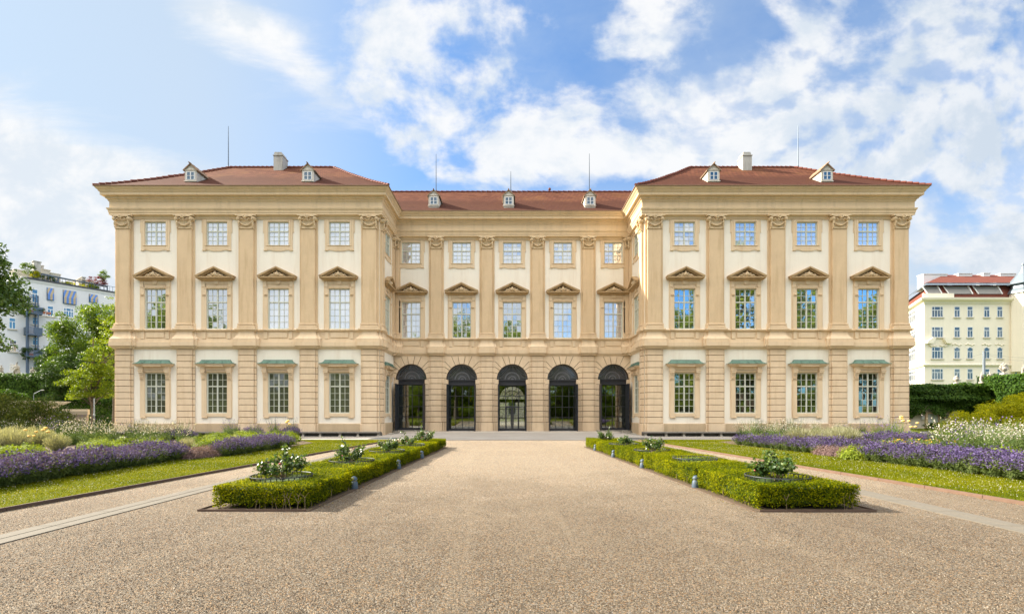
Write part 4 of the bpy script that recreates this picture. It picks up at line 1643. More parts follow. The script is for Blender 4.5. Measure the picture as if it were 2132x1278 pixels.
# drain channels
for side, x, y0, y1 in ((-1, -6.63, 2.0, 27.0), (1, 7.2, 2.0, 27.0)):
    t = thing('drain_channel', (x, 0, 0), 'long pale concrete drain channel with a slot in the left gravel path' if side < 0 else 'long pale concrete drain channel in the right gravel path', 'drain channel')
    b = MB()
    yy = y0
    while yy < y1:
        for sx in (-1, 1):
            xa, xb = sorted((sx * .012, sx * .235))
            b.box(xa, xb, yy, yy + .99, -.05, .012)
        yy += 1.0
    ob('channel', b.mesh('channel', M['concrete']), t)
    ob('slot', MB().box(-.0115, .0115, y0, y1, -.05, .006).mesh('slot', M['slot']), t)

# loose stones and a few weeds on the gravel catch the light near the camera
n = 60000
Y = 3.6 + 9 * NR.uniform(0, 1, n) ** 1.6
X = NR.uniform(-1, 1, n) * (1.1 * Y)
okm = (np.abs(X) < 3.1) | (Y < 7.9) | ((np.abs(X) > 6.0) & (np.abs(X) < 6.35))
okm &= ~((np.abs(X + 6.63) < .3) | (np.abs(X - 7.2) < .3) | (X < -8.3) | (X > 8.7))
P = np.stack([X, Y, np.full(n, .002)], 1)[okm]
sz = NR.uniform(.004, .008, len(P)) * (NR.uniform(0, 1, len(P)) ** .5 + .3)
tet = np.array([[1, 0, 0], [-.5, .87, 0], [-.5, -.87, 0], [.1, .1, .9]])
ang = NR.uniform(0, 2 * PI, len(P))
ca, sa = np.cos(ang), np.sin(ang)
T = tet[None] * sz[:, None, None]
T = np.stack([T[..., 0] * ca[:, None] - T[..., 1] * sa[:, None], T[..., 0] * sa[:, None] + T[..., 1] * ca[:, None], T[..., 2]], -1) + P[:, None, :]
V = np.concatenate([T[:, [0, 1, 3]], T[:, [1, 2, 3]], T[:, [2, 0, 3]]], 1).reshape(-1, 3)
tag(ob('loose_gravel', bulk('loose_gravel', V, 3, leafmat('loose_stone', (0.07, 0.055, 0.042), (0.19, 0.15, 0.108), (0.38, 0.33, 0.26), 0.0, 0.95, 0.05, 2))), 'loose pebbles scattered on the gravel court', 'gravel', None, 'stuff')


# fallen leaves and weeds along the hedge feet and lawn edges
n = 900
Y = NR.uniform(7.6, 24, n)
k = NR.integers(0, 4, n)
X = np.choose(k, [-3.30 + (Y - 8) * .02, 4.02 - (Y - 8) * .043, np.array([edge_x(-1, y) for y in Y]) + .1, np.array([edge_x(1, y) for y in Y]) - .1]) + NR.normal(0, .10, n) * np.where(k < 2, 1, .5)
P = np.stack([X, Y, np.full(n, .012)], 1)
tag(ob('fallen_leaves', bulk('fallen_leaves', leaf_verts(P, .035, 1.2, .55), 4, leafmat('litter_leaf', (0.16, 0.09, 0.035), (0.27, 0.16, 0.07), (0.20, 0.24, 0.03), 0.1, 0.8, 0.1, 2))), 'brown fallen leaves and small weeds along the hedge and lawn edges', 'leaf litter', None, 'stuff')


# ================================================================== HEDGES, ROSES, RINGS, BOLLARDS
def hedge(side, xin, xout, y0, y1, h, notches, rings, label):
    """xin/xout: x at y0 and y1"""
    def xi(y):
        return xin[0] + (xin[1] - xin[0]) * (y - y0) / (y1 - y0)

    def xo(y):
        return xout[0] + (xout[1] - xout[0]) * (y - y0) / (y1 - y0)
    ox, oy = (xi(y0) + xo(y0)) / 2, y0
    t = thing('box_hedge', (ox, oy, 0), label, 'hedge', 'clipped box hedges flanking the gravel court')
    NW, ND = .13, .24
    b = MB()
    g = .07
    cuts = sorted(notches)
    segs, a = [], y0
    for c in cuts:
        segs.append((a, c - NW))
        a = c + NW
    segs.append((a, y1))
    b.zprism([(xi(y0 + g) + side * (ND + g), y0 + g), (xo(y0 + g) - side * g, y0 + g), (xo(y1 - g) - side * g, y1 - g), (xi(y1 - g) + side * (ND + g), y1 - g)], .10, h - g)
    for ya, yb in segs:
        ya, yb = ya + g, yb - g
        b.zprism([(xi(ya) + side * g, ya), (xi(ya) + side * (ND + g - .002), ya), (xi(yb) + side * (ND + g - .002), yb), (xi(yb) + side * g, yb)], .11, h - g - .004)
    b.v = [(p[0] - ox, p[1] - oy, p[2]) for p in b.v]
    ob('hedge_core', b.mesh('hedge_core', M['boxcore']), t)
    Ps, Ns = [], []

    def addp(x, y, z, nx, ny, nz, keep=None):
        P = np.stack([x, y, z], 1)
        N = np.broadcast_to(np.array([nx, ny, nz], float), P.shape)
        if keep is not None:
            P, N = P[keep], N[keep]
        Ps.append(P)
        Ns.append(N)
    L = y1 - y0
    Wd = abs(xin[0] - xout[0])
    # top
    n = int(L * Wd * 4300)
    y = NR.uniform(y0, y1, n)
    f = NR.uniform(0, 1, n)
    x = xi(y) + (xo(y) - xi(y)) * f
    near_in = np.abs(x - xi(y)) < ND
    keep = np.ones(n, bool)
    for c in cuts:
        keep &= ~(near_in & (np.abs(y - c) < NW * .8))
    for rx, ry, rr in rings:
        keep &= ((x - rx) ** 2 + (y - ry) ** 2) > rr * rr
    wob = .014 * np.sin(x * 5.1 + y * 2.3) + .016 * np.sin(y * 3.7 - x * 2.0) + .010 * np.sin(y * 11 + x * 9) + .008 * np.sin(y * 23 - x * 17)
    z = h + wob + NR.uniform(-.055, .016, n) + (NR.uniform(0, 1, n) > .975) * NR.uniform(0, .07, n)
    addp(x, y, z, 0, 0, 1, keep)
    # long sides
    for fun, sg in ((xi, -side), (xo, side)):
        n = int(L * h * 6200)
        y = NR.uniform(y0, y1, n)
        z = h * NR.uniform(0.0, 1.02, n) ** .9
        bul = .018 * np.sin(y * 3.1 + z * 6) + .015 * np.sin(y * 7.3 + 2 * z)
        x = fun(y) + sg * (bul + NR.uniform(-.075, .025, n)) - sg * .05 * np.clip((.13 - z) / .13, 0, 1)
        keep = NR.uniform(0, 1, n) < np.clip((z + .015) / .11, 0.04, 1)
        if fun is xi:
            for c in cuts:
                keep &= np.abs(y - c) > NW * (.75 + .25 * NR.uniform(0, 1, n))
        addp(x, y, z, sg, 0, .25, keep)
    # ends
    for yy, sg in ((y0, -1), (y1, 1)):
        n = int(Wd * h * 7000)
        f = NR.uniform(0, 1, n)
        z = h * NR.uniform(0.0, 1.02, n) ** .85
        x = xi(yy) + (xo(yy) - xi(yy)) * f
        y = yy + sg * (.02 * np.sin(x * 6 + z * 5) + NR.uniform(-.085, .025, n)) - sg * .05 * np.clip((.15 - z) / .15, 0, 1)
        thin = .5 + .5 * np.sin(x * 7.0 + 1.0) * np.sin(x * 17)
        keep = NR.uniform(0, 1, n) < np.clip((z + .01 - .06 * thin) / .12, 0.03, 1)
        addp(x, y, z, 0, sg, .25, keep)
    # notch flanks
    for c in cuts:
        for sg in (-1, 1):
            n = 450
            y = c + sg * (NW + NR.uniform(-.02, .04, n))
            x = xi(y) + side * NR.uniform(0, ND, n)
            z = h * NR.uniform(0.05, 1.0, n)
            addp(x, y, z, 0, -sg, .2)
        n = 300
        y = c + NR.uniform(-NW, NW, n)
        x = xi(y) + side * (ND + NR.uniform(-.02, .05, n))
        z = h * NR.uniform(0.05, 1.0, n)
        addp(x, y, z, -side, 0, .2)
    P = np.concatenate(Ps)
    N = np.concatenate(Ns)
    V = leaf_verts(P - np.array([ox, oy, 0]), .029, .15, .62, N)
    ob('foliage', bulk('foliage', V, 4, M['box']), t)
    # bare stems at the foot, each one a part
    def stem(parts):
        b = MB()
        for pts, rr in parts:
            b.tube(pts, rr, 5)
        b.v = [(p[0] - ox, p[1] - oy, p[2]) for p in b.v]
        ob('stem', b.mesh('stem', M['twig']), t)
    for k in range(12 if side < 0 else 4):
        x = xi(y0) + (xo(y0) - xi(y0)) * RND.uniform(.03, .97)
        y = y0 + RND.uniform(-.01, .04)
        zz = RND.uniform(.10, .22)
        p1 = (x + RND.uniform(-.04, .04), y, zz)
        lst = [([(x, y, 0), p1], [.006, .005])]
        for sg in (-1, 1):
            lst.append(([p1, (p1[0] + sg * RND.uniform(.02, .08), y + RND.uniform(-.03, .03), zz + RND.uniform(.06, .14))], [.005, .003]))
        stem(lst)
    for k in range(18):
        y = RND.uniform(y0, y1)
        x = xi(y) + side * RND.uniform(.0, .04)
        stem([([(x, y, 0), (x + RND.uniform(-.02, .02), y + RND.uniform(-.05, .05), RND.uniform(.12, .22))], [.007, .004])])
    # steel bed edging and soil strip
    b = MB()
    m = .14
    ax, bx = xi(y0) - side * .03, xo(y0) + side * .17
    x0, x1 = sorted((ax, bx))
    b.box(x0, x1, y0 - m - .012, y0 - m, -.03, .038)
    for fx, off in ((xi, -.09), (xo, .17)):
        xa, xb = fx(y0) + side * off, fx(y1) + side * off
        b.zprism([(xa, y0 - m + .001), (xa + .012, y0 - m + .001), (xb + .012, y1 + .1), (xb, y1 + .1)], -.03, .006 if off < 0 else .036)
    b.v = [(p[0] - ox, p[1] - oy, p[2]) for p in b.v]
    ob('bed_edging', b.mesh('bed_edging', M['steel']), t)
    b = MB()
    pts = [(xi(y0) - side * .075, y0 - m), (xo(y0) + side * .165, y0 - m), (xo(y1) + side * .165, y1 + .09), (xi(y1) - side * .075, y1 + .09)]
    b.zprism(pts if side > 0 else pts[::-1], -.02, .010)
    b.v = [(p[0] - ox, p[1] - oy, p[2]) for p in b.v]
    ob('bed_soil', b.mesh('bed_soil', M['soil']), t)
    return xi


RINGS_L = [(-4.42, 9.3), (-4.07, 12.3), (-3.98, 15.4), (-3.86, 18.3)]
RINGS_R = [(4.96, 9.05), (4.76, 12.6), (4.45, 15.4), (4.25, 18.4)]
PLANT_L5, PLANT_R5 = (-3.78, 21.3), (4.1, 21.4)
BOL_L, BOL_R = [10.42, 14.1, 17.35], [10.58, 14.3, 17.7, 20.8]
xiL = hedge(-1, (-3.46, -3.12), (-5.07, -4.72), 8.2, 22.85, .40, BOL_L, [(a, c, .5) for a, c in RINGS_L], 'long clipped box hedge left of the gravel court with bare stems at its foot')
xiR = hedge(1, (4.13, 3.50), (5.86, 5.15), 8.15, 23.0, .425, BOL_R, [(a, c, .5) for a, c in RINGS_R], 'long clipped box hedge right of the gravel court with a dense square near end')

# ring fences
b = MB()
n = 40
b.tube([(.55 * math.cos(2 * PI * k / n), .55 * math.sin(2 * PI * k / n), .14) for k in range(n + 1)], .0095, 6)
b.tube([(.53 * math.cos(2 * PI * k / n), .53 * math.sin(2 * PI * k / n), .02) for k in range(n + 1)], .008, 5)
rim = b.mesh('rim', M['ring'])
b = MB()
for k in range(34):
    a = 2 * PI * k / 34
    c, s_ = math.cos(a), math.sin(a)
    b.tube([(.525 * c, .525 * s_, -.05), (.53 * c, .53 * s_, .05), (.55 * c, .55 * s_, .14)], .009, 4)
slats = b.mesh('slats', M['ring'])
first = None
ORD = ['first', 'second', 'third', 'fourth']
for side, lst, h in ((-1, RINGS_L, .305), (1, RINGS_R, .33)):
    for i, (x, y) in enumerate(lst):
        lab = '%s metal ring fence from the near end of the %s hedge' % (ORD[i], 'left' if side < 0 else 'right')
        if side > 0 and i == 1:
            lab = 'open metal ring fence on the right hedge without a tall rose bush'
        if first is None:
            first = thing('ring_fence', (x, y, h), lab, 'ring fence', 'metal ring fences set in the hedges')
            ob('rim', rim, first)
            ob('slats', slats, first)
        else:
            copy_thing(first, (x, y, h), RND.uniform(0, 1), 1.0, lab)


def rose(seed, nleaf, rad, hgt, tall=0.0, lsz=.062):
    r = random.Random(seed)
    tips, canes = [], []
    for k in range(13):
        b = MB()
        a = r.uniform(0, 2 * PI)
        q = r.uniform(.15, 1) * rad
        hh = hgt * r.uniform(.45, 1.0) * (1.05 - .35 * (q / rad) ** 2)
        p0 = (r.uniform(-.06, .06), r.uniform(-.06, .06), 0)
        p1 = (q * .5 * math.cos(a), q * .5 * math.sin(a), hh * .6)
        p2 = (q * math.cos(a), q * math.sin(a), hh)
        b.tube([p0, p1, p2], [.010, .008, .004], 5)
        tips.append((p1, p2))
        for m in range(2):
            a2 = a + r.uniform(-1, 1)
            p3 = (p1[0] + .5 * rad * math.cos(a2) * .6, p1[1] + .5 * rad * math.sin(a2) * .6, min(hgt, p1[2] + r.uniform(.05, .2)))
            b.tube([p1, p3], [.006, .003], 4)
            tips.append((p1, p3))
        canes.append(b.mesh('cane', M['twig']))
    for k in range(int(tall)):
        a = r.uniform(0, 2 * PI)
        p1, p2 = (.1 * math.cos(a), .1 * math.sin(a), hgt * .6), (rad * .6 * math.cos(a), rad * .6 * math.sin(a), hgt * 1.25)
        canes.append(MB().tube([(0, 0, 0), p1, p2], [.009, .007, .004], 5).mesh('cane', M['twig']))
        tips.append((p1, p2))
    C = []
    for k in range(nleaf):
        p, q = tips[r.randrange(len(tips))]
        t = r.uniform(.1, 1.1)
        C.append([p[i] + (q[i] - p[i]) * t + r.gauss(0, .035) for i in range(3)])
    C = np.array(C)
    C[:, 2] = np.maximum(C[:, 2], .02)
    F = bulk('foliage', leaf_verts(C, lsz, .5, .68), 4, M['rose'])
    blooms = []
    for k in range(3):
        p, q = tips[r.randrange(len(tips))]
        blooms.append(MB().lathe([(.004, -.014), (.016, -.004), (.021, .008), (.014, .018), (.003, .014)], q[0], q[1], 8, q[2] + .01).mesh('bloom', M['rosered'], True))
    return canes, F, blooms


RO = [rose(1, 1300, .56, .50, 3, .062), rose(2, 1100, .50, .52, 1), rose(3, 1000, .50, .40, 0), rose(4, 700, .44, .44, 1), rose(5, 1900, .52, .52, 0, .066)]
protos = {}
for kind, x, y, z, s, lab in (
        (0, *RINGS_L[0], .36, 1.0, 'largest rose bush in the nearest ring of the left hedge with arching shoots'),
        (1, *RINGS_L[1], .36, 1.0, 'upright rose bush in the second ring of the left hedge'),
        (2, *RINGS_L[2], .36, 1.0, 'low spreading rose bush in the third ring of the left hedge'),
        (3, *RINGS_L[3], .36, 1.0, 'thin rose bush in the fourth ring of the left hedge with reddish buds'),
        (1, *PLANT_L5, .33, 1.1, 'pale bushy rose at the far end of the left hedge'),
        (4, *RINGS_R[0], .38, 1.0, 'dense dark rose mound in the nearest ring of the right hedge'),
        (2, *RINGS_R[2], .38, 1.05, 'rose bush with reddish tips in the third ring of the right hedge'),
        (4, *RINGS_R[3], .38, .72, 'small round rose bush in the fourth ring of the right hedge'),
        (1, *PLANT_R5, .36, .95, 'rose bush at the far end of the right hedge')):
    if kind not in protos:
        t = thing('rose_bush', (x, y, z), lab, 'rose bush', 'rose bushes growing out of the hedges', RND.uniform(0, 6) if kind not in (0,) else .3, 1.0 * s)
        for me in RO[kind][0]:
            ob('cane', me, t)
        ob('foliage', RO[kind][1], t)
        for me in RO[kind][2]:
            ob('bloom', me, t)
        protos[kind] = t
    else:
        copy_thing(protos[kind], (x, y, z), RND.uniform(0, 6), 1.0 * s, lab)
P = np.stack([NR.normal(0, .2, 260), NR.normal(0, .2, 260), NR.uniform(.0, .10, 260)], 1)
t = thing('low_rose', (RINGS_R[1][0], RINGS_R[1][1], .38), 'low green shoots inside the open ring of the right hedge', 'plant')
ob('foliage', bulk('foliage', leaf_verts(P, .05, .8, .6), 4, M['rose']), t)

# bollard lamps
base = MB().lathe([(.088, 0), (.088, .01), (.085, .06), (.074, .145), (.060, .165), (.05, .17)], 0, 0, 20).mesh('base', M['bollard'], True)
lens = MB().lathe([(.048, .168), (.05, .18), (.046, .20)], 0, 0, 16).mesh('lens', M['lens'], True)
prof = [(.05, .196), (.072, .196)] + [(.072 * math.cos(R(a)), .20 + .075 * math.sin(R(a))) for a in range(0, 90, 12)] + [(.004, .275)]
cap = MB().lathe(prof, 0, 0, 20).mesh('cap', M['bollard'], True)
first = None
for side, lst, fx in ((-1, BOL_L, xiL), (1, BOL_R, xiR)):
    for i, y in enumerate(lst):
        lab = '%s bollard lamp from the camera along the %s hedge, small, blue-grey, domed' % (ORD[i], 'left' if side < 0 else 'right')
        x = fx(y) - side * .005
        if first is None:
            first = thing('bollard_lamp', (x, y, 0), lab, 'bollard lamp', 'bollard lamps in the hedge notches')
            ob('base', base, first)
            ob('lens', lens, first)
            ob('cap', cap, first)
        else:
            copy_thing(first, (x, y, 0), 0, 1.0, lab)

# ================================================================== BENCHES, PLATES, STEPS, BANNER
for sg in (-1, 1):
    xa, xb = sorted((sg * 30.9, sg * 10.05))
    t = thing('stone_bench', ((xa + xb) / 2, 37.2, -.2), 'long low stone bench along the foot of the %s wing' % ('left' if sg < 0 else 'right'), 'bench', 'stone benches along the wings')
    b = MB()
    L = (xb - xa) / 2
    k = 0
    x = -L
    while x < L - .1:
        x2 = min(L, x + 2.6)
        b.bbox(x, x2 - .012, -.30, .30, .262, .35, .015)
        x = x2
    ob('seat', b.mesh('seat', M['bench']), t)
    ob('backing', MB().box(-L, L, .24, .31, -.1, .26).mesh('backing', M['bench']), t)
    lm = MB()
    lm.bbox(-.10, .10, -.26, .2, -.05, .06)
    lm.frust((-.085, .085, -.22, .2), .06, (-.07, .07, -.17, .2), .17)
    lm.frust((-.07, .07, -.17, .2), .17, (-.10, .10, -.27, .2), .258)
    lm = lm.mesh('leg', M['benchleg'])
    nleg = 15
    for i in range(nleg):
        ob('leg', lm, t, (-L + .2 + (2 * L - .4) * i / (nleg - 1) + RND.uniform(-.12, .12) * (0 < i < nleg - 1), 0, 0))
    o = ob('cover_plate', MB().box(-.80, .80, -.75, .75, 0, .012).mesh('cover_plate', M['plate']), None, (sg * 8.0, 30.3, .008))
    tag(o, 'flat dark metal cover plate in the asphalt before the %s inner corner' % ('left' if sg < 0 else 'right'), 'cover plate', 'metal cover plates in the asphalt')
    t = ob('door_step', MB().bbox(-1.5, 1.5, -.75, .3, 0, .07).mesh('door_step', M['benchleg']), None, (sg * 8.85, YC - .3, 0.012))
    tag(t, 'worn stone step before the %s outer arch' % ('left' if sg < 0 else 'right'), 'step', 'stone steps before the outer arches')
    b = MB()
    for k in range(6):
        b.frust((-.16, .16, k * .66, k * .66 + .65), -.25, (-.12, .12, k * .66, k * .66 + .65), .0 + .012 * k)
    t = ob('stone_kerb', b.mesh('stone_kerb', M['benchleg']), None, (sg * 9.55, 37.6, 0))
    tag(t, 'sloping stone kerb at the inner corner of the %s wing' % ('left' if sg < 0 else 'right'), 'kerb', 'stone kerbs at the inner corners')
bx = at(985, 45.5)
t = thing('banner', (bx, 45.5, .9), 'tall red, white and blue banner hanging inside the second arch', 'banner')
ob('cloth', MB().box(-.30, .32, 0, .02, 0, 3.0).mesh('cloth', M['bannerwhite']), t)
b = MB()
b.box(-.10, .30, -.012, -.002, 1.75, 2.98)
b.box(-.28, -.02, -.013, -.002, .55, .80)
ob('blue_panel', b.mesh('blue_panel', M['bannerblue']), t)
b = MB()
b.box(-.29, -.12, -.013, -.002, 1.75, 2.98)
b.box(-.05, .28, -.013, -.002, 1.25, 1.45)
ob('red_panel', b.mesh('red_panel', M['bannerred']), t)


# ================================================================== FLOWER BEDS
def clump_lav(seed, n=260, rad=.40, h=.52):
    r = np.random.default_rng(seed)
    th, q = r.uniform(0, 2 * PI, n), np.sqrt(r.uniform(0, 1, n)) * rad
    base = np.stack([q * .45 * np.cos(th), q * .45 * np.sin(th), np.zeros(n)], 1)
    hh = h * (1 - .38 * (q / rad) ** 2) * r.uniform(.72, 1.16, n)
    tip = np.stack([q * 1.12 * np.cos(th), q * 1.12 * np.sin(th), hh], 1)
    # foliage: narrow leaves along the lower two thirds
    m = 1900
    i = r.integers(0, n, m)
    t = r.uniform(.02, .84, m)[:, None]
    C = base[i] + (tip[i] - base[i]) * t + r.normal(size=(m, 3)) * .018
    C[:, 2] = np.maximum(C[:, 2], .01)
    fol = bulk('foliage', leaf_verts(C, .085, 0.0, .16, np.stack([np.cos(th[i]), np.sin(th[i]), np.full(m, .1)], 1)), 4, M['lav_leaf'])
    m = 820
    i = r.integers(0, n, m)
    t = r.uniform(.66, 1.10, m)[:, None] ** .8
    C = base[i] + (tip[i] - base[i]) * t + r.normal(size=(m, 3)) * .010
    fl = bulk('blossom', leaf_verts(C, .046, .3, .62), 4, M['lav_flower'])
    return fol, fl


def clump_dome(seed, mat, n, rad, h, size, aspect, up=.3, core=True):
    r = np.random.default_rng(seed)
    d = unit(r.normal(size=(n, 3)))
    d[:, 2] = np.abs(d[:, 2])
    k = r.uniform(.55, 1.05, n)[:, None]
    C = d * np.array([rad, rad, h]) * k * (1 + .14 * np.sin(d[:, :1] * 9 + seed))
    return bulk('foliage', leaf_verts(C, size, up, aspect, d), 4, M[mat])


def clump_gaura(seed, fmat, n, rad, h, fs, leafm='gaura_leaf'):
    r = np.random.default_rng(seed)
    ns = 46
    th = r.uniform(0, 2 * PI, ns)
    q = r.uniform(.1, 1, ns) * rad
    hh = h * r.uniform(.6, 1.05, ns)
    base = np.stack([.12 * np.cos(th), .12 * np.sin(th), np.zeros(ns)], 1)
    tip = np.stack([q * np.cos(th), q * np.sin(th), hh], 1)
    b = MB()
    for k in range(ns):
        b.tube([tuple(base[k]), tuple(base[k] * .4 + tip[k] * .6 + np.array([0, 0, .06])), tuple(tip[k])], [.004, .003, .002], 3)
    stems = b.mesh('flower_stems', M[leafm])  # thin flower stems of the clump, all in one mesh
    m = 700
    i = r.integers(0, ns, m)
    t = r.uniform(.02, .6, m)[:, None] ** 1.3
    C = base[i] + (tip[i] - base[i]) * t + r.normal(size=(m, 3)) * np.array([.06, .06, .03])
    C[:, 2] = np.maximum(C[:, 2], .02)
    fol = bulk('foliage', leaf_verts(C, .085, .1, .28), 4, M[leafm])
    i = r.integers(0, ns, n)
    t = r.uniform(.62, 1.06, n)[:, None]
    C = base[i] + (tip[i] - base[i]) * t + r.normal(size=(n, 3)) * .03
    C = np.repeat(C, 3, 0) + r.normal(size=(3 * n, 3)) * .008
    fl = bulk('blossom', leaf_verts(C, fs, .2, .8), 4, M[fmat])
    return stems, fol, fl


def clump_grass(seed, mat, n, rad, h):
    r = np.random.default_rng(seed)
    th, q = r.uniform(0, 2 * PI, n), np.sqrt(r.uniform(0, 1, n)) * rad
    P = np.stack([q * .3 * np.cos(th), q * .3 * np.sin(th), np.zeros(n)], 1)
    tip = np.stack([q * np.cos(th), q * np.sin(th), h * (1 - .3 * (q / rad) ** 2) * r.uniform(.6, 1.1, n)], 1)
    m = 5
    C = np.concatenate([P + (tip - P) * ((k + .6) / m) for k in range(m)])
    D = np.concatenate([unit(tip - P)] * m)
    B = unit(np.cross(D, r.normal(size=D.shape)))
    L = (np.linalg.norm(tip - P, axis=1) / m * .62)
    L = np.concatenate([L] * m)[:, None]
    w = .006
    V = np.stack([C - D * L, C + B * w, C + D * L, C - B * w], 1).reshape(-1, 3)
    return bulk('foliage', V, 4, M[mat])


def clump_heads(seed, n, h):
    """a few yellow globe heads on tall bare stems"""
    r = random.Random(seed)
    out = []
    for k in range(n):
        b, f = MB(), MB()
        x, y, hh = r.uniform(-.25, .25), r.uniform(-.25, .25), h * r.uniform(.75, 1.05)
        b.tube([(x * .3, y * .3, 0), (x * .8, y * .8, hh * .6), (x, y, hh)], [.008, .006, .005], 4)
        vs, fs = [], []
        for j in range(9):
            th = PI * j / 8
            for i in range(14):
                q = 2 * PI * i / 14
                rr = .082 * (1 + .16 * ((i + j) % 2))
                vs.append((x + rr * math.sin(th) * math.cos(q), y + rr * math.sin(th) * math.sin(q), hh + .055 * math.cos(th)))
        for j in range(8):
            for i in range(14):
                fs.append((j * 14 + i, (j + 1) * 14 + i, (j + 1) * 14 + (i + 1) % 14, j * 14 + (i + 1) % 14))
        f.add(vs, fs)
        out.append(('stem', b.mesh('stem', M['gaura_leaf'])))
        out.append(('flower', f.mesh('flower', M['yellow'])))
    return out


KIT = {
    'lav': [[('foliage', a), ('blossom', c)] for a, c in (clump_lav(k) for k in range(3))],
    'sedum': [[('foliage', clump_dome(10 + k, 'sedum', 1500, .36, .34, .05, .4))] for k in range(2)],
    'lime': [[('foliage', clump_dome(20 + k, 'lime', 1500, .48, .42, .075, .5))] for k in range(3)],
    'pale': [[('foliage', clump_grass(30 + k, 'palegrass', 700, .55, .80))] for k in range(2)],
    'gaura': [[('flower_stems', a), ('foliage', c), ('blossom', d)] for a, c, d in (clump_gaura(40 + k, 'gaura_flower', 48, .58, 1.12, .040) for k in range(3))],
    'verb': [[('flower_stems', a), ('foliage', c), ('blossom', d)] for a, c, d in (clump_gaura(50 + k, 'verbena', 30, .55, 1.15, .040) for k in range(2))],
    'orange': [[('foliage', a), ('blossom', clump_dome(60, 'orange', 130, .5, .46, .055, .9, .6))] for a in [clump_dome(61, 'gaura_leaf', 1300, .48, .42, .08, .4)]],
    'heads': [clump_heads(70 + k, 3 + k, 1.2) for k in range(2)],
}
KNAME = {'lav': ('lavender_bush', 'lavender'), 'sedum': ('sedum_plant', 'plant'), 'lime': ('leafy_plant', 'plant'), 'pale': ('ornamental_grass', 'grass plant'),
         'gaura': ('white_flower_plant', 'flower'), 'verb': ('verbena_plant', 'flower'), 'orange': ('orange_flower_plant', 'flower'), 'heads': ('yellow_flower_plant', 'flower')}
KPROTO = {}


def plant(kind, x, y, s, label, group, z=.06):
    var = RND.randrange(len(KIT[kind]))
    key = (kind, var)
    rz = RND.uniform(0, 2 * PI)
    if key not in KPROTO:
        t = thing(KNAME[kind][0], (x, y, z), label, KNAME[kind][1], group, rz, s)
        for nm, me in KIT[kind][var]:
            ob(nm, me, t)
        KPROTO[key] = t
        return t
    o = copy_thing(KPROTO[key], (x, y, z), rz, s, label)
    o['group'] = group
    return o


def prow(kind, p0, p1, n, rows, gap, side, s, label, group, jit=.07):
    a, c = Vector(gp(*p0, .06)), Vector(gp(*p1, .06))
    d = (c - a)
    nrm = Vector((-d.y, d.x)).normalized()
    if nrm.x * side < 0:
        nrm = -nrm
    for r_ in range(rows):
        for i in range(n):
            p = a + d * ((i + .5 * (r_ % 2)) / max(1, n - 1)) + nrm * (gap * r_)
            plant(kind, p.x + RND.uniform(-jit, jit) + side * .3, p.y + RND.uniform(-jit, jit) + .12, s * RND.uniform(.82, 1.14), label, group)


def pscatter(kind, x0, x1, y0, y1, n, s, label, group):
    pts = []
    tries = 0
    while len(pts) < n and tries < 400:
        tries += 1
        p = gp(RND.uniform(x0, x1), RND.uniform(y0, y1), .06)
        if all((p[0] - q[0]) ** 2 + (p[1] - q[1]) ** 2 > .09 for q in pts):
            pts.append(p)
    for p in pts:
        plant(kind, p[0], p[1], s * RND.uniform(.85, 1.15), label, group)


G1 = 'lavender bushes along the front of the left bed'
L1 = 'bushy purple lavender in the long front row of the left bed, edging the lawn'
prow('lav', (-150, 1040), (385, 955), 17, 3, .42, -1, 1.06, L1, G1)
prow('sedum', (412, 955), (468, 948), 4, 2, .4, -1, 1.0, 'low mauve pink plant between lavender bushes at the front of the left bed', 'mauve plants of the left bed')
prow('lav', (478, 949), (524, 942), 4, 2, .45, -1, 1.0, 'purple lavender right of the mauve plants in the left bed', 'second lavender patch of the left bed')
prow('lav', (545, 939), (606, 930), 6, 3, .5, -1, 1.0, 'purple lavender at the far right tip of the left bed', 'end lavender patch of the left bed')
pscatter('lime', -20, 75, 948, 964, 9, 1.0, 'lime green leafy plant behind the front lavender at the left edge of the left bed', 'lime plants at the edge of the left bed')
pscatter('pale', -30, 125, 922, 942, 16, 1.0, 'pale feathery grass in the back left of the left bed', 'pale grasses of the left bed')
pscatter('gaura', 110, 400, 914, 930, 24, 1.0, 'airy plant with white flowers in the middle of the left bed', 'white flowers of the left bed')
pscatter('gaura', 0, 180, 906, 916, 9, 1.0, 'airy white flowers before the dark yew in the left bed', 'white flowers before the yew')
pscatter('lime', 170, 340, 926, 942, 14, .95, 'yellow green leafy plant below the white flowers of the left bed', 'green plants in the middle of the left bed')
pscatter('lime', 380, 610, 909, 926, 32, 1.0, 'yellow green leafy plant in the back right of the left bed', 'green plants at the back of the left bed')
pscatter('lav', 345, 400, 914, 920, 7, 1.1, 'purple lavender behind the mauve plants in the left bed', 'back lavender patch of the left bed')
pscatter('lav', 480, 625, 904, 909, 12, 1.0, 'purple lavender in the far back row of the left bed', 'far lavender of the left bed')
pscatter('lime', 425, 560, 926, 938, 9, .9, 'green leafy plant between the lavender patches of the left bed', 'green plants between the lavender patches')
pscatter('pale', 384, 412, 926, 936, 3, .55, 'small tan tuft of grass behind the mauve plants', 'tan grass tufts of the left bed')
pscatter('pale', 486, 500, 926, 934, 2, .55, 'small tan tuft of grass among the back lavender', 'tan grass tufts among the lavender')
pscatter('verb', 470, 610, 905, 910, 8, 1.0, 'tall thin verbena with violet dots before the left wing', 'verbena before the left wing')
pscatter('verb', 90, 330, 910, 922, 7, 1.05, 'tall thin verbena with violet dots among the white flowers', 'verbena among the white flowers')
pscatter('heads', 588, 600, 914, 918, 1, .95, 'yellow globe flowers on tall stems at the right of the left bed', 'yellow flowers')
pscatter('heads', 60, 100, 936, 944, 2, .75, 'yellow flat flower heads among pale grass of the left bed', 'yellow flowers of the left bed')

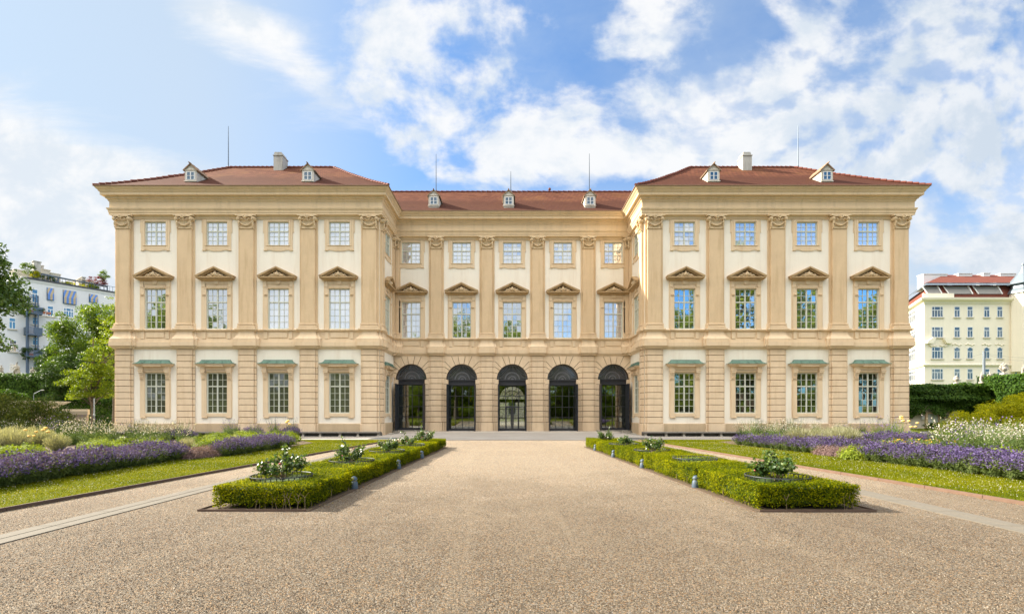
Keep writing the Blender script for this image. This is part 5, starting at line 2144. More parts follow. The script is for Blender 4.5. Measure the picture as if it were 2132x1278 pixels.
prow('lav', (1532, 926), (1690, 944), 11, 2, .46, 1, 1.0, 'purple lavender in the far front row of the right bed, edging the lawn', 'far front lavender of the right bed')
prow('lav', (1668, 936), (1790, 944), 8, 2, .45, 1, 1.0, 'purple lavender behind the mauve plants of the right bed', 'middle lavender of the right bed')
prow('sedum', (1700, 946), (1775, 955), 6, 2, .38, 1, 1.0, 'low mauve plant at the front of the right bed between lavender patches', 'mauve plants of the right bed')
prow('lav', (1806, 959), (2260, 1018), 13, 4, .44, 1, 1.10, 'bushy purple lavender in the near front row of the right bed', 'near front lavender of the right bed')
pscatter('lime', 1775, 1815, 944, 956, 4, .9, 'green leafy plant between mauve plants and near lavender of the right bed', 'green plants of the right bed')
pscatter('gaura', 1545, 1670, 910, 917, 16, 1.0, 'airy white flowers at the far left end of the right bed', 'far white flowers of the right bed')
pscatter('gaura', 1945, 2160, 930, 950, 25, 1.12, 'airy white flowers before the golden shrub in the right bed', 'near white flowers of the right bed')
pscatter('gaura', 1690, 1800, 906, 911, 6, .9, 'thin white flowers before the right wing', 'thin white flowers of the right bed')
pscatter('lime', 1570, 1660, 917, 925, 12, .9, 'yellow green plant behind the far lavender row of the right bed', 'yellow green plants of the right bed')
pscatter('pale', 1640, 1770, 921, 931, 18, .95, 'pale feathery grass in the middle of the right bed', 'pale grasses of the right bed')
pscatter('lav', 1765, 1945, 920, 928, 18, 1.05, 'purple lavender in the back row of the right bed', 'back lavender of the right bed')
pscatter('orange', 1815, 1990, 931, 946, 22, 1.0, 'green plant with small orange flowers in the right bed', 'orange flowers of the right bed')
pscatter('lime', 2085, 2180, 962, 980, 8, 1.05, 'lime green plant at the right edge of the right bed', 'lime plants of the right bed')
pscatter('lime', 1900, 2000, 905, 916, 9, .9, 'green plant in the far back of the right bed', 'far green plants of the right bed')
pscatter('lime', 1700, 1900, 908, 914, 10, .8, 'yellow green plant before the right bench', 'green plants before the right bench')
pscatter('verb', 1760, 1870, 905, 912, 6, 1.05, 'tall thin verbena with violet dots before the right wing', 'verbena before the right wing')
pscatter('verb', 1990, 2120, 930, 945, 6, 1.1, 'tall thin verbena among the near white flowers', 'verbena of the right bed')
pscatter('heads', 1876, 1884, 914, 918, 1, 1.05, 'tall yellow globe flowers at the outer corner of the right wing', 'yellow flowers')
pscatter('heads', 1896, 1902, 914, 918, 1, .95, 'pair of yellow globe flowers right of the taller ones', 'yellow flowers')
# ================================================================== TREES AND SHRUBS
def crown_pts(seed, ells, nclump, nleaf, cr, flat=.55):
    """leaf points gathered in clumps near the surface of the crown ellipsoids; returns points and clump centres"""
    r = np.random.default_rng(seed)
    vol = np.array([e[3] * e[4] * e[5] for e in ells]) ** .67
    vol = vol / vol.sum()
    cl = []
    for k in range(nclump):
        e = ells[r.choice(len(ells), p=vol)]
        d = unit(r.normal(size=(1, 3)))[0]
        q = r.uniform(.45, 1.0) ** .5
        cl.append([e[0] + d[0] * e[3] * q, e[1] + d[1] * e[4] * q, e[2] + d[2] * e[5] * q])
    cl = np.array(cl)
    sz = r.uniform(.55, 1.25, nclump) * cr
    i = r.choice(nclump, nleaf, p=sz ** 2 / (sz ** 2).sum())
    g = r.normal(size=(nleaf, 3))
    g = unit(g) * (r.uniform(0, 1, nleaf) ** .45)[:, None]
    g[:, 2] *= flat
    g[:, 2] -= .25 * (g[:, 0] ** 2 + g[:, 1] ** 2)
    return cl[i] + g * sz[i][:, None], cl


def tree_parts(seed, th, tr, ells, nclump, nleaf, cr, ls, mat, flat=.55, nlimb=26, droop=0.0):
    P, cl = crown_pts(seed, ells, nclump, nleaf, cr, flat)
    r = random.Random(seed)
    b = MB()
    top = max(e[2] for e in ells)
    b.tube([(0, 0, -.3), (.05, .02, th * .4), (-.04, .05, th), (.0, 0, (th + top) / 2), (.1, 0, top)],
           [tr * 1.35, tr, tr * .8, tr * .5, tr * .2], 10)
    idx = list(range(len(cl)))
    r.shuffle(idx)
    for k in idx[:nlimb]:
        c = cl[k]
        z0 = th * .75 + (min(c[2], top) - th * .75) * r.uniform(.1, .55)
        z0 = max(th * .6, min(z0, top * .95))
        p0 = Vector((0, 0, z0))
        p2 = Vector(c)
        p1 = p0.lerp(p2, .5) + Vector((r.uniform(-.3, .3), r.uniform(-.3, .3), .12 * (p2 - p0).length))
        b.tube([p0, p1, p2], [tr * .38, tr * .22, tr * .07], 6)
    trunk = b.mesh('trunk', M['bark'])
    crown = bulk('crown', leaf_verts(P, ls, .35, .58), 4, M[mat])
    return trunk, crown


def tree(x, y, z, label, group, parts, rz=0.0, scale=1.0, name='garden_tree', cat='tree'):
    t = thing(name, (x, y, z), label, cat, group, rz, scale)
    ob('trunk', parts[0], t)
    ob('crown', parts[1], t)
    return t


TA = tree_parts(101, 4.5, .30, [(0, 0, 9.2, 4.2, 4.2, 4.6), (-1.6, .8, 7.0, 3.6, 3.6, 2.6), (1.0, -.8, 12.0, 2.4, 2.4, 2.2)], 170, 52000, 1.2, .24, 'tree_dark')
tree(at(-146, 36), 36.0, 0, 'big dark green tree cut by the left edge of the photo', 'trees beyond the left garden', TA, .6, (1.10, 1.10, 1.14))
TB = tree_parts(102, 3.6, .24, [(0, 0, 8.6, 3.6, 3.4, 3.4), (1.8, -.6, 10.6, 2.4, 2.2, 2.0), (-1.7, 0, 7.0, 2.4, 2.4, 2.2), (3.0, 0, 8.2, 1.8, 2.0, 2.6)], 150, 30000, .95, .20, 'tree_mid')
tree(at(190, 62), 62.0, 0, 'round green tree behind the ivy wall in front of the white apartment house', 'trees beyond the left garden', TB, .2, (1.1, 1.1, 1.26))
TD = tree_parts(103, 3.4, .22, [(0, 0, 7.0, 3.0, 3.0, 3.2), (-1.2, 0, 5.4, 2.4, 2.4, 2.0)], 110, 22000, .95, .20, 'tree_dark')
tree(at(116, 64), 64.0, 0, 'darker lower tree left of the round green tree, before the white apartment house', 'trees beyond the left garden', TD, 0, (.72, .72, 1.05))
tree(at(218, 58), 58.0, 0, 'dark tree filling the gap between the round green tree and the palace corner', 'trees beyond the left garden', TD, 1.0, (.8, .8, 1.0))
tree(at(150, 58), 58.0, .0, 'dark shady tree under the round green tree behind the statues', 'trees beyond the left garden', TD, 2.0, .86)
TC = tree_parts(104, 2.6, .16, [(0, 0, 4.4, 2.6, 1.8, 1.5), (-1.5, -.2, 3.9, 1.7, 1.3, 1.0), (1.5, 0, 6.2, 1.5, 1.5, 1.6), (2.2, 0, 8.6, 1.0, 1.2, 1.6), (1.6, .2, 4.4, 1.5, 1.2, 1.6)], 120, 17000, .62, .15, 'tree_bright', .45)
tree(at(192, 44.5), 44.5, 0, 'bright yellow green tree with drooping twigs beside the left corner of the palace', 'trees beyond the left garden', TC, 0, 1.0)
TF = tree_parts(105, 5.5, .12, [(0, 0, 9.0, 1.5, 1.5, 2.8), (.4, 0, 12.0, .9, .9, 2.0)], 70, 5200, .62, .16, 'tree_bright', .35)
tree(at(236, 50), 50.0, 0, 'tall thin feathery light green tree against the left corner of the palace', 'trees beyond the left garden', TF, 0, 1.03)


def mound(seed, ells, n, cr, ls, mat, nclump=90, up=.3, aspect=.5):
    P, cl = crown_pts(seed, ells, nclump, n, cr, .6)
    P[:, 2] = np.maximum(P[:, 2], .05)
    return bulk('foliage', leaf_verts(P, ls, up, aspect), 4, M[mat])


def shrub(x, y, z, me, label, name='shrub', cat='shrub', group=None, rz=0.0, scale=1.0, stems=6, rad=.4, sh=1.0):
    t = thing(name, (x, y, z), label, cat, group, rz, scale)
    ob('foliage', me, t)
    r = random.Random(int(abs(x) * 100))
    for k in range(stems):
        b = MB()
        a = r.uniform(0, 6.28)
        b.tube([(0.1 * math.cos(a), .1 * math.sin(a), -.1), (rad * math.cos(a), rad * math.sin(a), sh)], [.035, .012], 5)
        ob('stem', b.mesh('stem', M['bark']), t)
    return t


YEW = mound(201, [(0, 0, 1.1, 3.3, 1.9, 1.25), (-2.6, .3, 1.3, 2.6, 1.9, 1.35), (1.9, -.2, .8, 1.8, 1.5, .9)], 34000, .62, .13, 'yew', 170, .2, .36)
shrub(at(20, 31.5), 31.5, -.15, YEW, 'wide dark yew mound at the left edge behind the white flowers', 'yew_shrub', 'shrub', None, 0, (1.12, 1.1, 1.32), 8, 1.2, 1.4)
GS = mound(202, [(0, 0, .95, 2.7, 1.7, 1.15), (2.6, .3, 1.4, 2.8, 1.9, 1.5), (-1.7, 0, .6, 1.4, 1.2, .8)], 36000, .55, .12, 'goldshrub', 180, .3, .42)
shrub(at(2078, 33.5), 33.5, -.2, GS, 'wide golden green shrub at the right edge behind the white flowers', 'golden_shrub', 'shrub', None, 0, 1.12, 8, 1.2, 1.4)
LH = mound(203, [(0, 0, .45, 1.6, .5, .45), (1.5, 0, .42, 1.4, .5, .42), (-1.3, 0, .4, 1.1, .5, .4)], 7000, .3, .11, 'tree_dark', 60)
shrub(at(1966, 53.5), 53.5, -.25, LH, 'low dark hedge under the ivy before the garden house door', 'low_hedge', 'hedge', None, 0, 1.0, 6, .6, .5)

sheet('side_lawn', 31.5, 60, 47.5, 56.6, 4, 3, M['turf'], -.235, dipped=False)
sheet('side_ground', -75, 75, 44, 66, 4, 4, M['asphalt'], -.24, dipped=False)


# ---- ivy walls
def ivy_wall(p0, p1, h, thick, label, bare=None, dens=120, face=1, ls=.21, hvar=.25, ledge=None):
    """garden wall from p0 to p1 (plan), ivy on the top and the camera side; bare: list of (u0,u1,ztop) left clear of ivy"""
    a, c = Vector(p0), Vector(p1)
    d = (c - a)
    L = d.length
    d.normalize()
    rz = math.atan2(d.y, d.x)
    t = thing('garden_wall', (a.x, a.y, -.25), label, 'wall', None, rz)
    ob('wall', MB().box(0, L, 0, thick, 0, h).mesh('wall', M['ivywall']), t)
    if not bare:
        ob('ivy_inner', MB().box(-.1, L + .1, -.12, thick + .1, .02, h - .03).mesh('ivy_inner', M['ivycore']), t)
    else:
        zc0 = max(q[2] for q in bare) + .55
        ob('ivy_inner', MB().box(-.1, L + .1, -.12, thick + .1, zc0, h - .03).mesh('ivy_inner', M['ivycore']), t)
    n = int(L * h * dens)
    u = NR.uniform(-.2, L + .2, n)
    z = h * NR.uniform(0, 1.03, n)
    bulge = .16 + .22 * np.abs(np.sin(u * .9 + 1.3 * np.sin(z * 1.1))) + .14 * np.sin(z * 2.6 + u * .7) + .5 * NR.uniform(0, 1, n) * np.clip((z / h - .62) * 4, 0, 1)
    if ledge:
        bulge += .55 * np.exp(-((z - ledge) / .28) ** 2) + .18 * (z < ledge)
    keep = np.ones(n, bool)
    for u0, u1, zt in (bare or []):
        lim = zt + .35 * np.sin(u * 2.1) + .25 * np.sin(u * 5.3 + 1)
        keep &= ~((u > u0) & (u < u1) & (z < lim))
    P = np.stack([u, -bulge * NR.uniform(.5, 1.1, n), z], 1)[keep]
    N = np.broadcast_to(np.array([0, -1, .35]), P.shape)
    m = int(L * thick * dens * 1.6)
    T = np.stack([NR.uniform(-.2, L + .2, m), NR.uniform(-.5, thick + .3, m), np.full(m, h)], 1)
    T[:, 2] += hvar * np.sin(T[:, 0] * 1.3) * np.sin(T[:, 0] * .37 + 2) + NR.uniform(-.15, .2, m)
    NTp = np.broadcast_to(np.array([0, -.3, 1.0]), T.shape)
    V = leaf_verts(np.concatenate([P, T]), ls, .1, .8, np.concatenate([N, NTp]))
    ob('ivy', bulk('ivy', V, 4, M['ivy']), t)
    return t


WL = ivy_wall((at(-60, 57), 57.0), (-29.0, 57.0), zat(781, 57) + .25, .9, 'tall garden wall smothered in dark ivy left of the palace', [(38, 50, 1.3), (24.5, 28.5, 2.6)], 150, ledge=3.4)
yR = 57.0
uD = at(1900, yR)
WR_ = ivy_wall((45.0, yR), (56.2, yR), zat(803, yR) + .25, .9, 'garden wall hung with dark ivy right of the palace, bare and pale at its foot', [(-1, 7.9, 1.75), (0, 1.0, 2.3)], 190, ledge=3.55)
ivy_wall((56.6, 57.5), (49.5, 36.5), zat(786, 55) + .25, .9, 'near ivy wall running toward the camera at the right edge', None, 150)
ivy_wall((56.6, 57.8), (75, 57.8), zat(784, 57.8) + .25, .9, 'raised ivy wall carrying an urn at the right edge', None, 100)
# door and hatch in the right garden wall
t = thing('garden_door', (at(1940, yR), yR - .06, -.25), 'pale grey plank door in the right garden wall under the ivy', 'door')
ob('leaf', MB().bbox(-.62, .62, -.06, .05, 0, 1.72).mesh('leaf', M['doorgrey']), t)
ob('frame', MB().box(-.86, -.63, -.16, .05, 0, 1.9).box(.63, .86, -.16, .05, 0, 1.9).box(-.86, .86, -.17, .05, 1.74, 1.92).mesh('frame', M['plinth']), t)
ob('handle', MB().box(.1, .16, -.12, -.06, .75, .98).mesh('handle', M['iron']), t)
ob('panel', MB().box(-.60, -.02, -.075, -.06, .15, 1.6).box(.02, .60, -.075, -.06, .15, 1.6).mesh('panel', M['doorgrey']), t)
t = ob('meter_hatch', MB().bbox(-.18, .18, -.06, .06, 1.05, 1.45).mesh('meter_hatch', M['doorgrey']), None, (at(1920.5, yR), yR - .05, -.25))
tag(t, 'small grey hatch in the pale foot of the right garden wall', 'hatch')
t = thing('small_window', (at(1970, yR), yR - .05, .95), 'small dark window in the right garden wall', 'window')
ob('frame', MB().bbox(-.24, .24, -.06, .05, 0, .5).mesh('frame', M['plinth']), t)
ob('pane', MB().box(-.18, .18, -.075, -.06, .06, .44).mesh('pane', M['iron']), t)


# ---- statues and urns on the walls
def statue_mesh(seed):
    r = random.Random(seed)
    b = MB()
    s = r.choice((-1, 1))
    n = 14
    prof = [(0, .27), (.12, .29), (.35, .25), (.6, .23), (.85, .20), (1.0, .17), (1.15, .21), (1.28, .23), (1.38, .17), (1.44, .08), (1.50, .075)]
    vs, fs = [], []
    for j, (z, rr) in enumerate(prof):
        cx = s * .10 * math.sin(z * 2.2)
        cy = .05 * math.sin(z * 3)
        for i in range(n):
            a = 2 * PI * i / n
            f = 1 + (.16 * math.sin(5 * a + z * 3 + seed) if z < 1.0 else .03 * math.sin(3 * a))
            vs.append((cx + rr * f * math.cos(a), cy + rr * .75 * f * math.sin(a), z))
    for j in range(len(prof) - 1):
        for i in range(n):
            fs.append((j * n + i, j * n + (i + 1) % n, (j + 1) * n + (i + 1) % n, (j + 1) * n + i))
    b.add(vs, fs)
    hx = s * .10 * math.sin(1.5 * 2.2)
    b.ell((hx, -.02, 1.60), (.10, .115, .135), 10, 8)
    b.ell((hx, .03, 1.66), (.115, .12, .10), 8, 6)
    b.ell((hx, -.13, 1.59), (.02, .03, .03), 5, 4)
    b.tube([(hx + s * .20, 0, 1.33), (hx + s * .36, -.08, 1.12), (hx + s * .22, -.24, 1.00), (hx + s * .10, -.27, 1.05)], [.075, .065, .05, .045], 7)
    b.tube([(hx - s * .20, 0, 1.33), (hx - s * .33, .0, 1.08), (hx - s * .34, -.10, .85)], [.075, .06, .045], 7)
    b.tube([(hx + s * .22, .05, 1.30), (0, -.22, .95), (-s * .25, -.05, .70), (-s * .30, .05, .3)], [.09, .08, .10, .11], 7)
    b.bbox(-.34, .34, -.30, .30, -.25, .0)
    return b.mesh('statue', M['statue'], smooth=True)


ST = [statue_mesh(k) for k in range(3)]


def statue(px, pyb, D, hpx, k, label, rz=0.0):
    s = hpx * D / F / 1.74
    t = ob('stone_statue', ST[k], None, (at(px, D), D, zat(pyb, D)), rz, s)
    tag(t, label, 'statue', 'stone statues on the garden walls')


LD = 57.45
statue(3, 781, LD, 21, 2, 'weathered stone statue cut by the left edge of the photo')
statue(35, 782, LD, 26, 0, 'upright stone statue on the left ivy wall with a bird on its head', .4)
statue(68, 787, LD, 23, 1, 'leaning stone statue, middle one on the left ivy wall', 1.2)
statue(86, 788, LD, 21, 2, 'stone statue right of the leaning one on the left ivy wall', 2.5)
statue(149, 792, LD, 16, 0, 'shaded stone statue under the trees on the left ivy wall', 1.0)
statue(2044, 795, LD, 20, 1, 'left one of a close pair of stone figures by the mast', .3)
statue(2061, 794, LD, 20, 0, 'right one of a close pair of stone figures by the mast', -.5)
statue(2131, 780, 58.2, 20, 2, 'stone figure cut by the right edge of the photo')
b = MB().ell((0, 0, 0), (.10, .06, .06), 8, 5).ell((.09, 0, .06), (.045, .04, .045), 6, 4).add([(-.08, -.03, .01), (-.08, .03, .01), (-.22, .02, .0), (-.22, -.02, .0)], [(0, 1, 2, 3)]).tube([(0, .02, -.05), (0, .02, -.11)], .01, 4).tube([(0, -.02, -.05), (0, -.02, -.11)], .01, 4)
tag(ob('crow', b.mesh('crow', M['iron']), None, (at(35.5, LD), LD, zat(782, LD) + 26 * LD / F + .05)), 'small dark bird on the head of a left statue', 'bird')


def urn_mesh(fancy):
    b = MB()
    b.bbox(-.30, .30, -.3, .3, -.3, .10)
    b.lathe([(.22, .10), (.10, .20), (.12, .28), (.30, .42), (.42, .65), (.40, .85), (.30, .98), (.36, 1.06), (.38, 1.10), (.2, 1.14), (.10, 1.22)], 0, 0, 16)
    if fancy:
        for sx in (-1, 1):
            b.tube([(sx * .38, 0, .6), (sx * .58, 0, .8), (sx * .52, 0, 1.02), (sx * .34, 0, 1.05)], .06, 6)
        for k in range(10):
            a = k * .63
            b.ell((.22 * math.cos(a), .22 * math.sin(a), 1.16 + .05 * (k % 3)), (.12, .12, .10), 6, 4)
        b.ell((-.05, 0, 1.38), (.12, .1, .16), 6, 5)
        for k in range(8):
            b.ell((.40 * math.cos(k * .8), .40 * math.sin(k * .8), .62 + .05 * (k % 2)), (.08, .08, .08), 6, 4)
    else:
        b.lathe([(.30, 1.10), (.18, 1.22), (.06, 1.32), (.03, 1.40)], 0, 0, 14)
    return b.mesh('urn', M['statue'], True)


tag(ob('stone_urn', urn_mesh(True), None, (at(2090, 58.2), 58.2, zat(780, 58.2) + .1), 0, .90), 'large ornate stone urn with handles and fruit on the raised ivy wall', 'urn')
tag(ob('stone_urn', urn_mesh(False), None, (at(1991, LD), LD, zat(799, LD) + .1), 0, .66), 'small lidded stone urn on the right garden wall', 'urn')

# ---- small structures at the left: pavilion cornice, kiosk, pole, lamp arm, mast
t = thing('garden_pavilion', (at(10, 47), 47, -.25), 'pale garden pavilion with a projecting stone cornice behind the yew', 'pavilion')
ob('wall', MB().box(-4.0, 1.65, 0, 4, 0, 2.6).mesh('wall', M['ivywall']), t)
ob('cornice', MB().frust((-4.2, 1.8, -.2, 4), 2.6, (-4.5, 2.5, -.5, 4.2), 2.95).box(-4.55, 2.6, -.55, 4.2, 2.95, 3.02).mesh('cornice', M['ivywall']), t)
P, _ = crown_pts(31, [(-1.4, .5, 3.5, 2.8, .5, .6)], 40, 5200, .5)
ob('ivy', bulk('ivy', leaf_verts(P, .15, .2, .8), 4, M['ivy']), t)

kx, ky = at(156, 36.5), 36.5
t = thing('market_kiosk', (kx, ky, -.2), 'small beige kiosk with a canvas roof at the left corner of the palace', 'kiosk', None, R(36), (.76, .8, 1.16))
b = MB()
b.box(-.87, .87, 0, 1.7, .05, 1.45)
b.box(-.02, .02, -.012, 0, .6, 1.42)
ob('body', b.mesh('body', M['kioskwall']), t)
b = MB()
b.frust((-.94, .94, -.09, 1.8), 1.42, (-.95, .95, -.08, 1.8), 1.66)
b.frust((-.95, .95, -.08, 1.8), 1.66, (-.93, .93, .15, 1.8), 1.80)
ob('canvas_roof', b.mesh('canvas_roof', M['canvas']), t)
b = MB()
b.box(-.80, .80, -.34, 0, .60, .635)
for x in (-.72, -.1, .18, .72):
    b.prism([(x, .60), (x + .03, .60), (x + .03, .44), (x, .44)], -.26, 0)
ob('counter', b.mesh('counter', M['iron']), t)
ob('side_canvas', MB().box(-1.45, -.88, .2, 1.6, .05, 1.7).mesh('side_canvas', M['white']), t)

t = thing('thin_pole', (at(196, 40), 40, -.25), 'thin dark pole with a pale tip beside the kiosk', 'pole')
ob('shaft', MB().lathe([(.055, 0), (.05, 1.6), (.05, 1.62)], 0, 0, 8).mesh('shaft', M['rod']), t)
ob('tip', MB().lathe([(.075, 1.6), (.075, 1.72), (.05, 1.75), (.045, 3.05)], 0, 0, 8).mesh('tip', M['mast']), t)
t = thing('planter', (at(208, 42), 42, -.25), 'low round pale planter beside the left corner of the palace', 'planter')
ob('bowl', MB().lathe([(.22, 0), (.30, .2), (.36, .52), (.38, .56), (.30, .57)], 0, 0, 16).mesh('bowl', M['concrete']), t)
t = thing('lamp_arm', (at(70, 46.5), 46.5, -.2), 'grey lamp on a slanting arm above the yew', 'lamp')
ob('pole', MB().lathe([(.03, 0), (.025, zat(822, 46.5) + .2)], 0, 0, 8).mesh('pole', M['mast']), t)
zt = zat(820, 46.5) + .2
ob('arm', MB().tube([(0, 0, zt), (.35, 0, zt + .18), (.75, 0, zt + .38)], .022, 6).mesh('arm', M['mast']), t)
ob('lamp_head', MB().ell((.88, 0, zt + .38), (.15, .07, .035), 10, 6).mesh('lamp_head', M['lens']), t)
t = thing('tram_mast', (at(2048.5, 66), 66, -.3), 'tall grey mast with wires behind the right garden wall', 'mast')
zt = zat(731, 66) + .3
ob('shaft', MB().lathe([(.20, 0), (.17, zt * .6), (.15, zt - .1), (.17, zt - .08), (.17, zt)], 0, 0, 12).mesh('shaft', M['mast']), t)
b = MB()
for dx, dz in ((-9, -1.2), (9, -.6), (14, .0)):
    b.tube([(0, 0, zt - .3)] + [(dx * k / 6, 2.0 * k / 6, zt - .3 + dz * k / 6 - .5 * math.sin(PI * k / 6)) for k in range(1, 7)], .012, 4)
ob('wire', b.mesh('wire', M['mast']), t)


# ================================================================== CITY HOUSES
class Facade:
    """upright plane seen at photo pixels; local x along, -y toward the camera"""

    def __init__(s, p0, d):
        s.p0 = Vector(p0)
        s.d = Vector(d).normalized()
        s.rz = math.atan2(s.d.y, s.d.x)

    def uz(s, px, py):
        tx = (px - CX) / F
        # p0 + u d = k (tx, 1)
        den = s.d.x - tx * s.d.y
        u = (tx * s.p0.y - s.p0.x) / den
        k = s.p0.y + u * s.d.y
        return u, CAMH + (HY - py) * k / F


def house_window(fc, root, px0, px1, py0, py1, kind, fm, pm, sill=True):
    u0, z1 = fc.uz(px0, py0)
    u1, z1b = fc.uz(px1, py0)
    _, z0 = fc.uz(px0, py1)
    z1 = (z1 + z1b) / 2
    w, h = u1 - u0, z1 - z0
    cu = (u0 + u1) / 2
    o = ob('window', None, root, (cu, 0, z0))
    b = MB()
    f = .10
    b.box(-w / 2, -w / 2 + f, -.06, .0, 0, h)
    b.box(w / 2 - f, w / 2, -.06, .0, 0, h)
    b.box(-w / 2 + f, w / 2 - f, -.06, .0, 0, f)
    if kind != 'arch':
        b.box(-w / 2 + f, w / 2 - f, -.06, .0, h - f, h)
    nm = {'two': 1, 'arch': 1, 'wide': 3, 'one': 0, 'awn': 2}[kind]
    zt = h * .66 if kind != 'arch' else h * .62
    b.box(-w / 2 + f, w / 2 - f, -.065, .0, zt - .06, zt + .06)
    for k in range(nm):
        x = -w / 2 + w * (k + 1) / (nm + 1)
        b.box(x - .05, x + .05, -.062, .0, f, zt - .06)
        if kind in ('wide',):
            if k != 1:
                b.box(x - .05, x + .05, -.062, .0, zt + .06, h - f)
    fr = None
    p = MB()
    if kind == 'arch':
        r_ = w / 2
        pts = [(-r_ + .04, .05), (r_ - .04, .05)] + [((r_ - .04) * math.cos(PI * k / 12), h - r_ + (r_ - .04) * math.sin(PI * k / 12)) for k in range(13)]
        p.prism(pts, -.025, -.005)
        for k in range(12):
            a0, a1 = PI * k / 12, PI * (k + 1) / 12
            b.prism([(r_ * math.cos(a0), h - r_ + r_ * math.sin(a0)), (r_ * math.cos(a1), h - r_ + r_ * math.sin(a1)),
                     ((r_ - f) * math.cos(a1), h - r_ + (r_ - f) * math.sin(a1)), ((r_ - f) * math.cos(a0), h - r_ + (r_ - f) * math.sin(a0))], -.06, 0)
    else:
        p.box(-w / 2 + .05, w / 2 - .05, -.025, -.005, .05, h - .05)
    fr = ob('frame', b.mesh('frame', fm), o)
    ob('pane', p.mesh('pane', pm), o)
    if sill:
        ob('sill', MB().box(-w / 2 - .18, w / 2 + .18, -.22, 0, -.16, -.02).mesh('sill', M['ivywall']), o)
    return o, w, h


# --- cream corner house at the right
fcR = Facade((85.3, 100.0), (1, 0))
RH = thing('corner_house', (85.3, 100, 0), 'large pale yellow corner house with red mansard roof and turret beyond the right garden wall', 'house')
zc = zat(621, 100)
plan = [(0, 0), (60, 0), (60, 22), (13, 28), (7.5, 15)]
ob('wall', MB().zprism(plan, -1, zc).mesh('wall', M['ochre']), RH)


def off_plan(o_):
    # outward offset of the two visible faces
    dl = Vector((7.5, 15)).normalized()
    nl = Vector((-dl.y, dl.x))
    k = (nl + Vector((0, -1))) / (1 + nl.dot(Vector((0, -1))))
    return [(7.5 + nl.x * o_, 15 + nl.y * o_), (k.x * o_, k.y * o_), (60, -o_)]


def band(prof, mat, name):
    vs, fs = [], []
    m = len(prof)
    for o_, z in prof:
        vs += [(p[0], p[1], z) for p in off_plan(o_)]
    for j in range(m - 1):
        for i in range(2):
            fs.append((j * 3 + i, j * 3 + i + 1, (j + 1) * 3 + i + 1, (j + 1) * 3 + i))
    me = MB().add(vs, fs).mesh(name, mat, recalc=False)
    return ob(name, me, RH)


band([(.0, zc - 1.2), (.12, zc - 1.15), (.2, zc - .75), (.75, zc - .45), (.85, zc - .1), (.85, zc), (0, zc + .02)], M['ochre'], 'cornice')
zb = zat(760, 100)
band([(0, zb - .35), (.22, zb - .2), (.38, zb), (.38, zb + .12), (0, zb + .2)], M['ochre'], 'belt_course')
z0 = -.9
k = 0
while z0 < zb - .8:
    band([(.0, z0), (.004, z0 + .02), (.004, z0 + .66), (0, z0 + .68)], M['ochre'], 'rusticated_band')
    z0 += .80
    k += 1
# mansard: blue-grey skirt, blinds, red roof
zm0, zm1, zr = zat(612, 100), zat(590, 101), zat(574, 104)
RF = band([(-.35, zc), (-.45, zm0), (-1.3, zm1 - .3)], M['redroof'], 'mansard')
band([(-.2, zm1 - .55), (-.55, zm1 - .1), (-.55, zm1)], M['zinc'], 'gutter')
band([(-.50, zm1 + .0), (-5.5, zr + .6)], M['redroof'], 'roof')
ob('parapet', MB().box(-.2, 6.1, -.02, .35, zc, zat(610.5, 100)).mesh('parapet', M['ochre']), RH)
for (xa, xb) in ((1935, 1962), (1979, 2026), (2041, 2088)):
    ua, _ = fcR.uz(xa, 600)
    ub, _ = fcR.uz(xb, 600)
    sl = (zm1 - .55 - zm0 - .1)
    vs = [(ua, .30, zm0 + .1), (ub, .30, zm0 + .1), (ub - .3, .95, zm0 + sl), (ua - .6, .95, zm0 + sl),
          (ua, .42, zm0 + .1), (ub, .42, zm0 + .1), (ub - .3, 1.1, zm0 + sl), (ua - .6, 1.1, zm0 + sl)]
    me = MB().add(vs, [(0, 1, 2, 3), (7, 6, 5, 4), (0, 4, 5, 1), (1, 5, 6, 2), (2, 6, 7, 3), (3, 7, 4, 0)]).mesh('roof_blind', M['greyshade'])
    o = ob('roof_blind', me, RH)
    fm = MB().tube([(ub + .12, .22, zm0 + .05), (ub - .2, .90, zm0 + sl + .05)], .13, 4).tube([(ua - .12, .22, zm0 + .05), (ua - .72, .90, zm0 + sl + .05)], .10, 4)
    ob('frame', fm.mesh('frame', M['winwhite']), o)
for (xa, xb, ya) in ((1946, 1948, 568), (1960, 2009, 567), (2032, 2060, 566), (2083, 2097, 565), (2118, 2150, 566)):
    ua, za = fcR.uz(xa, ya)
    ub, _ = fcR.uz(xb, ya)
    s_ = 1.06
    b = MB().box(ua * s_, ub * s_, 4.6, 6.2, zr - 3.0, za + .9)
    b.box(ua * s_ - .1, ub * s_ + .1, 4.5, 6.3, za + .9, za + 1.02)
    if xb - xa > 5:
        ob('chimney', b.mesh('chimney', M['white']), RH)
# turret
tx, _ = fcR.uz(2125, 600)
zt0 = zat(607, 99)
b = MB()
b.lathe([(2.3, -zt0 + 10), (2.3, 0)], 0, 0, 8, zt0)
ob('turret_wall', b.mesh('turret_wall', M['ochre']), RH).location = (tx, -.4, 0)
zz = lambda py: zat(py, 99)
b = MB()
b.lathe([(2.6, zz(610)), (2.5, zz(606)), (1.9, zz(599)), (1.75, zz(592)), (2.4, zz(590)), (2.2, zz(587)), (1.55, zz(578)), (.9, zz(569)), (.42, zz(561)), (.2, zz(556)), (.06, zz(551))], 0, 0, 8)
b.ell((0, 0, zz(549.5)), (.22, .22, .25), 8, 6)
b.ell((0, 0, zz(547)), (.12, .12, .2), 8, 6)
ob('turret_spire', b.mesh('turret_spire', M['zinc']), RH).location = (tx, -.4, 0)
rows = [(638, 660.5, 'two'), (680.5, 702.5, 'two'), (722.3, 746.5, 'arch'), (767.5, 790, 'two')]
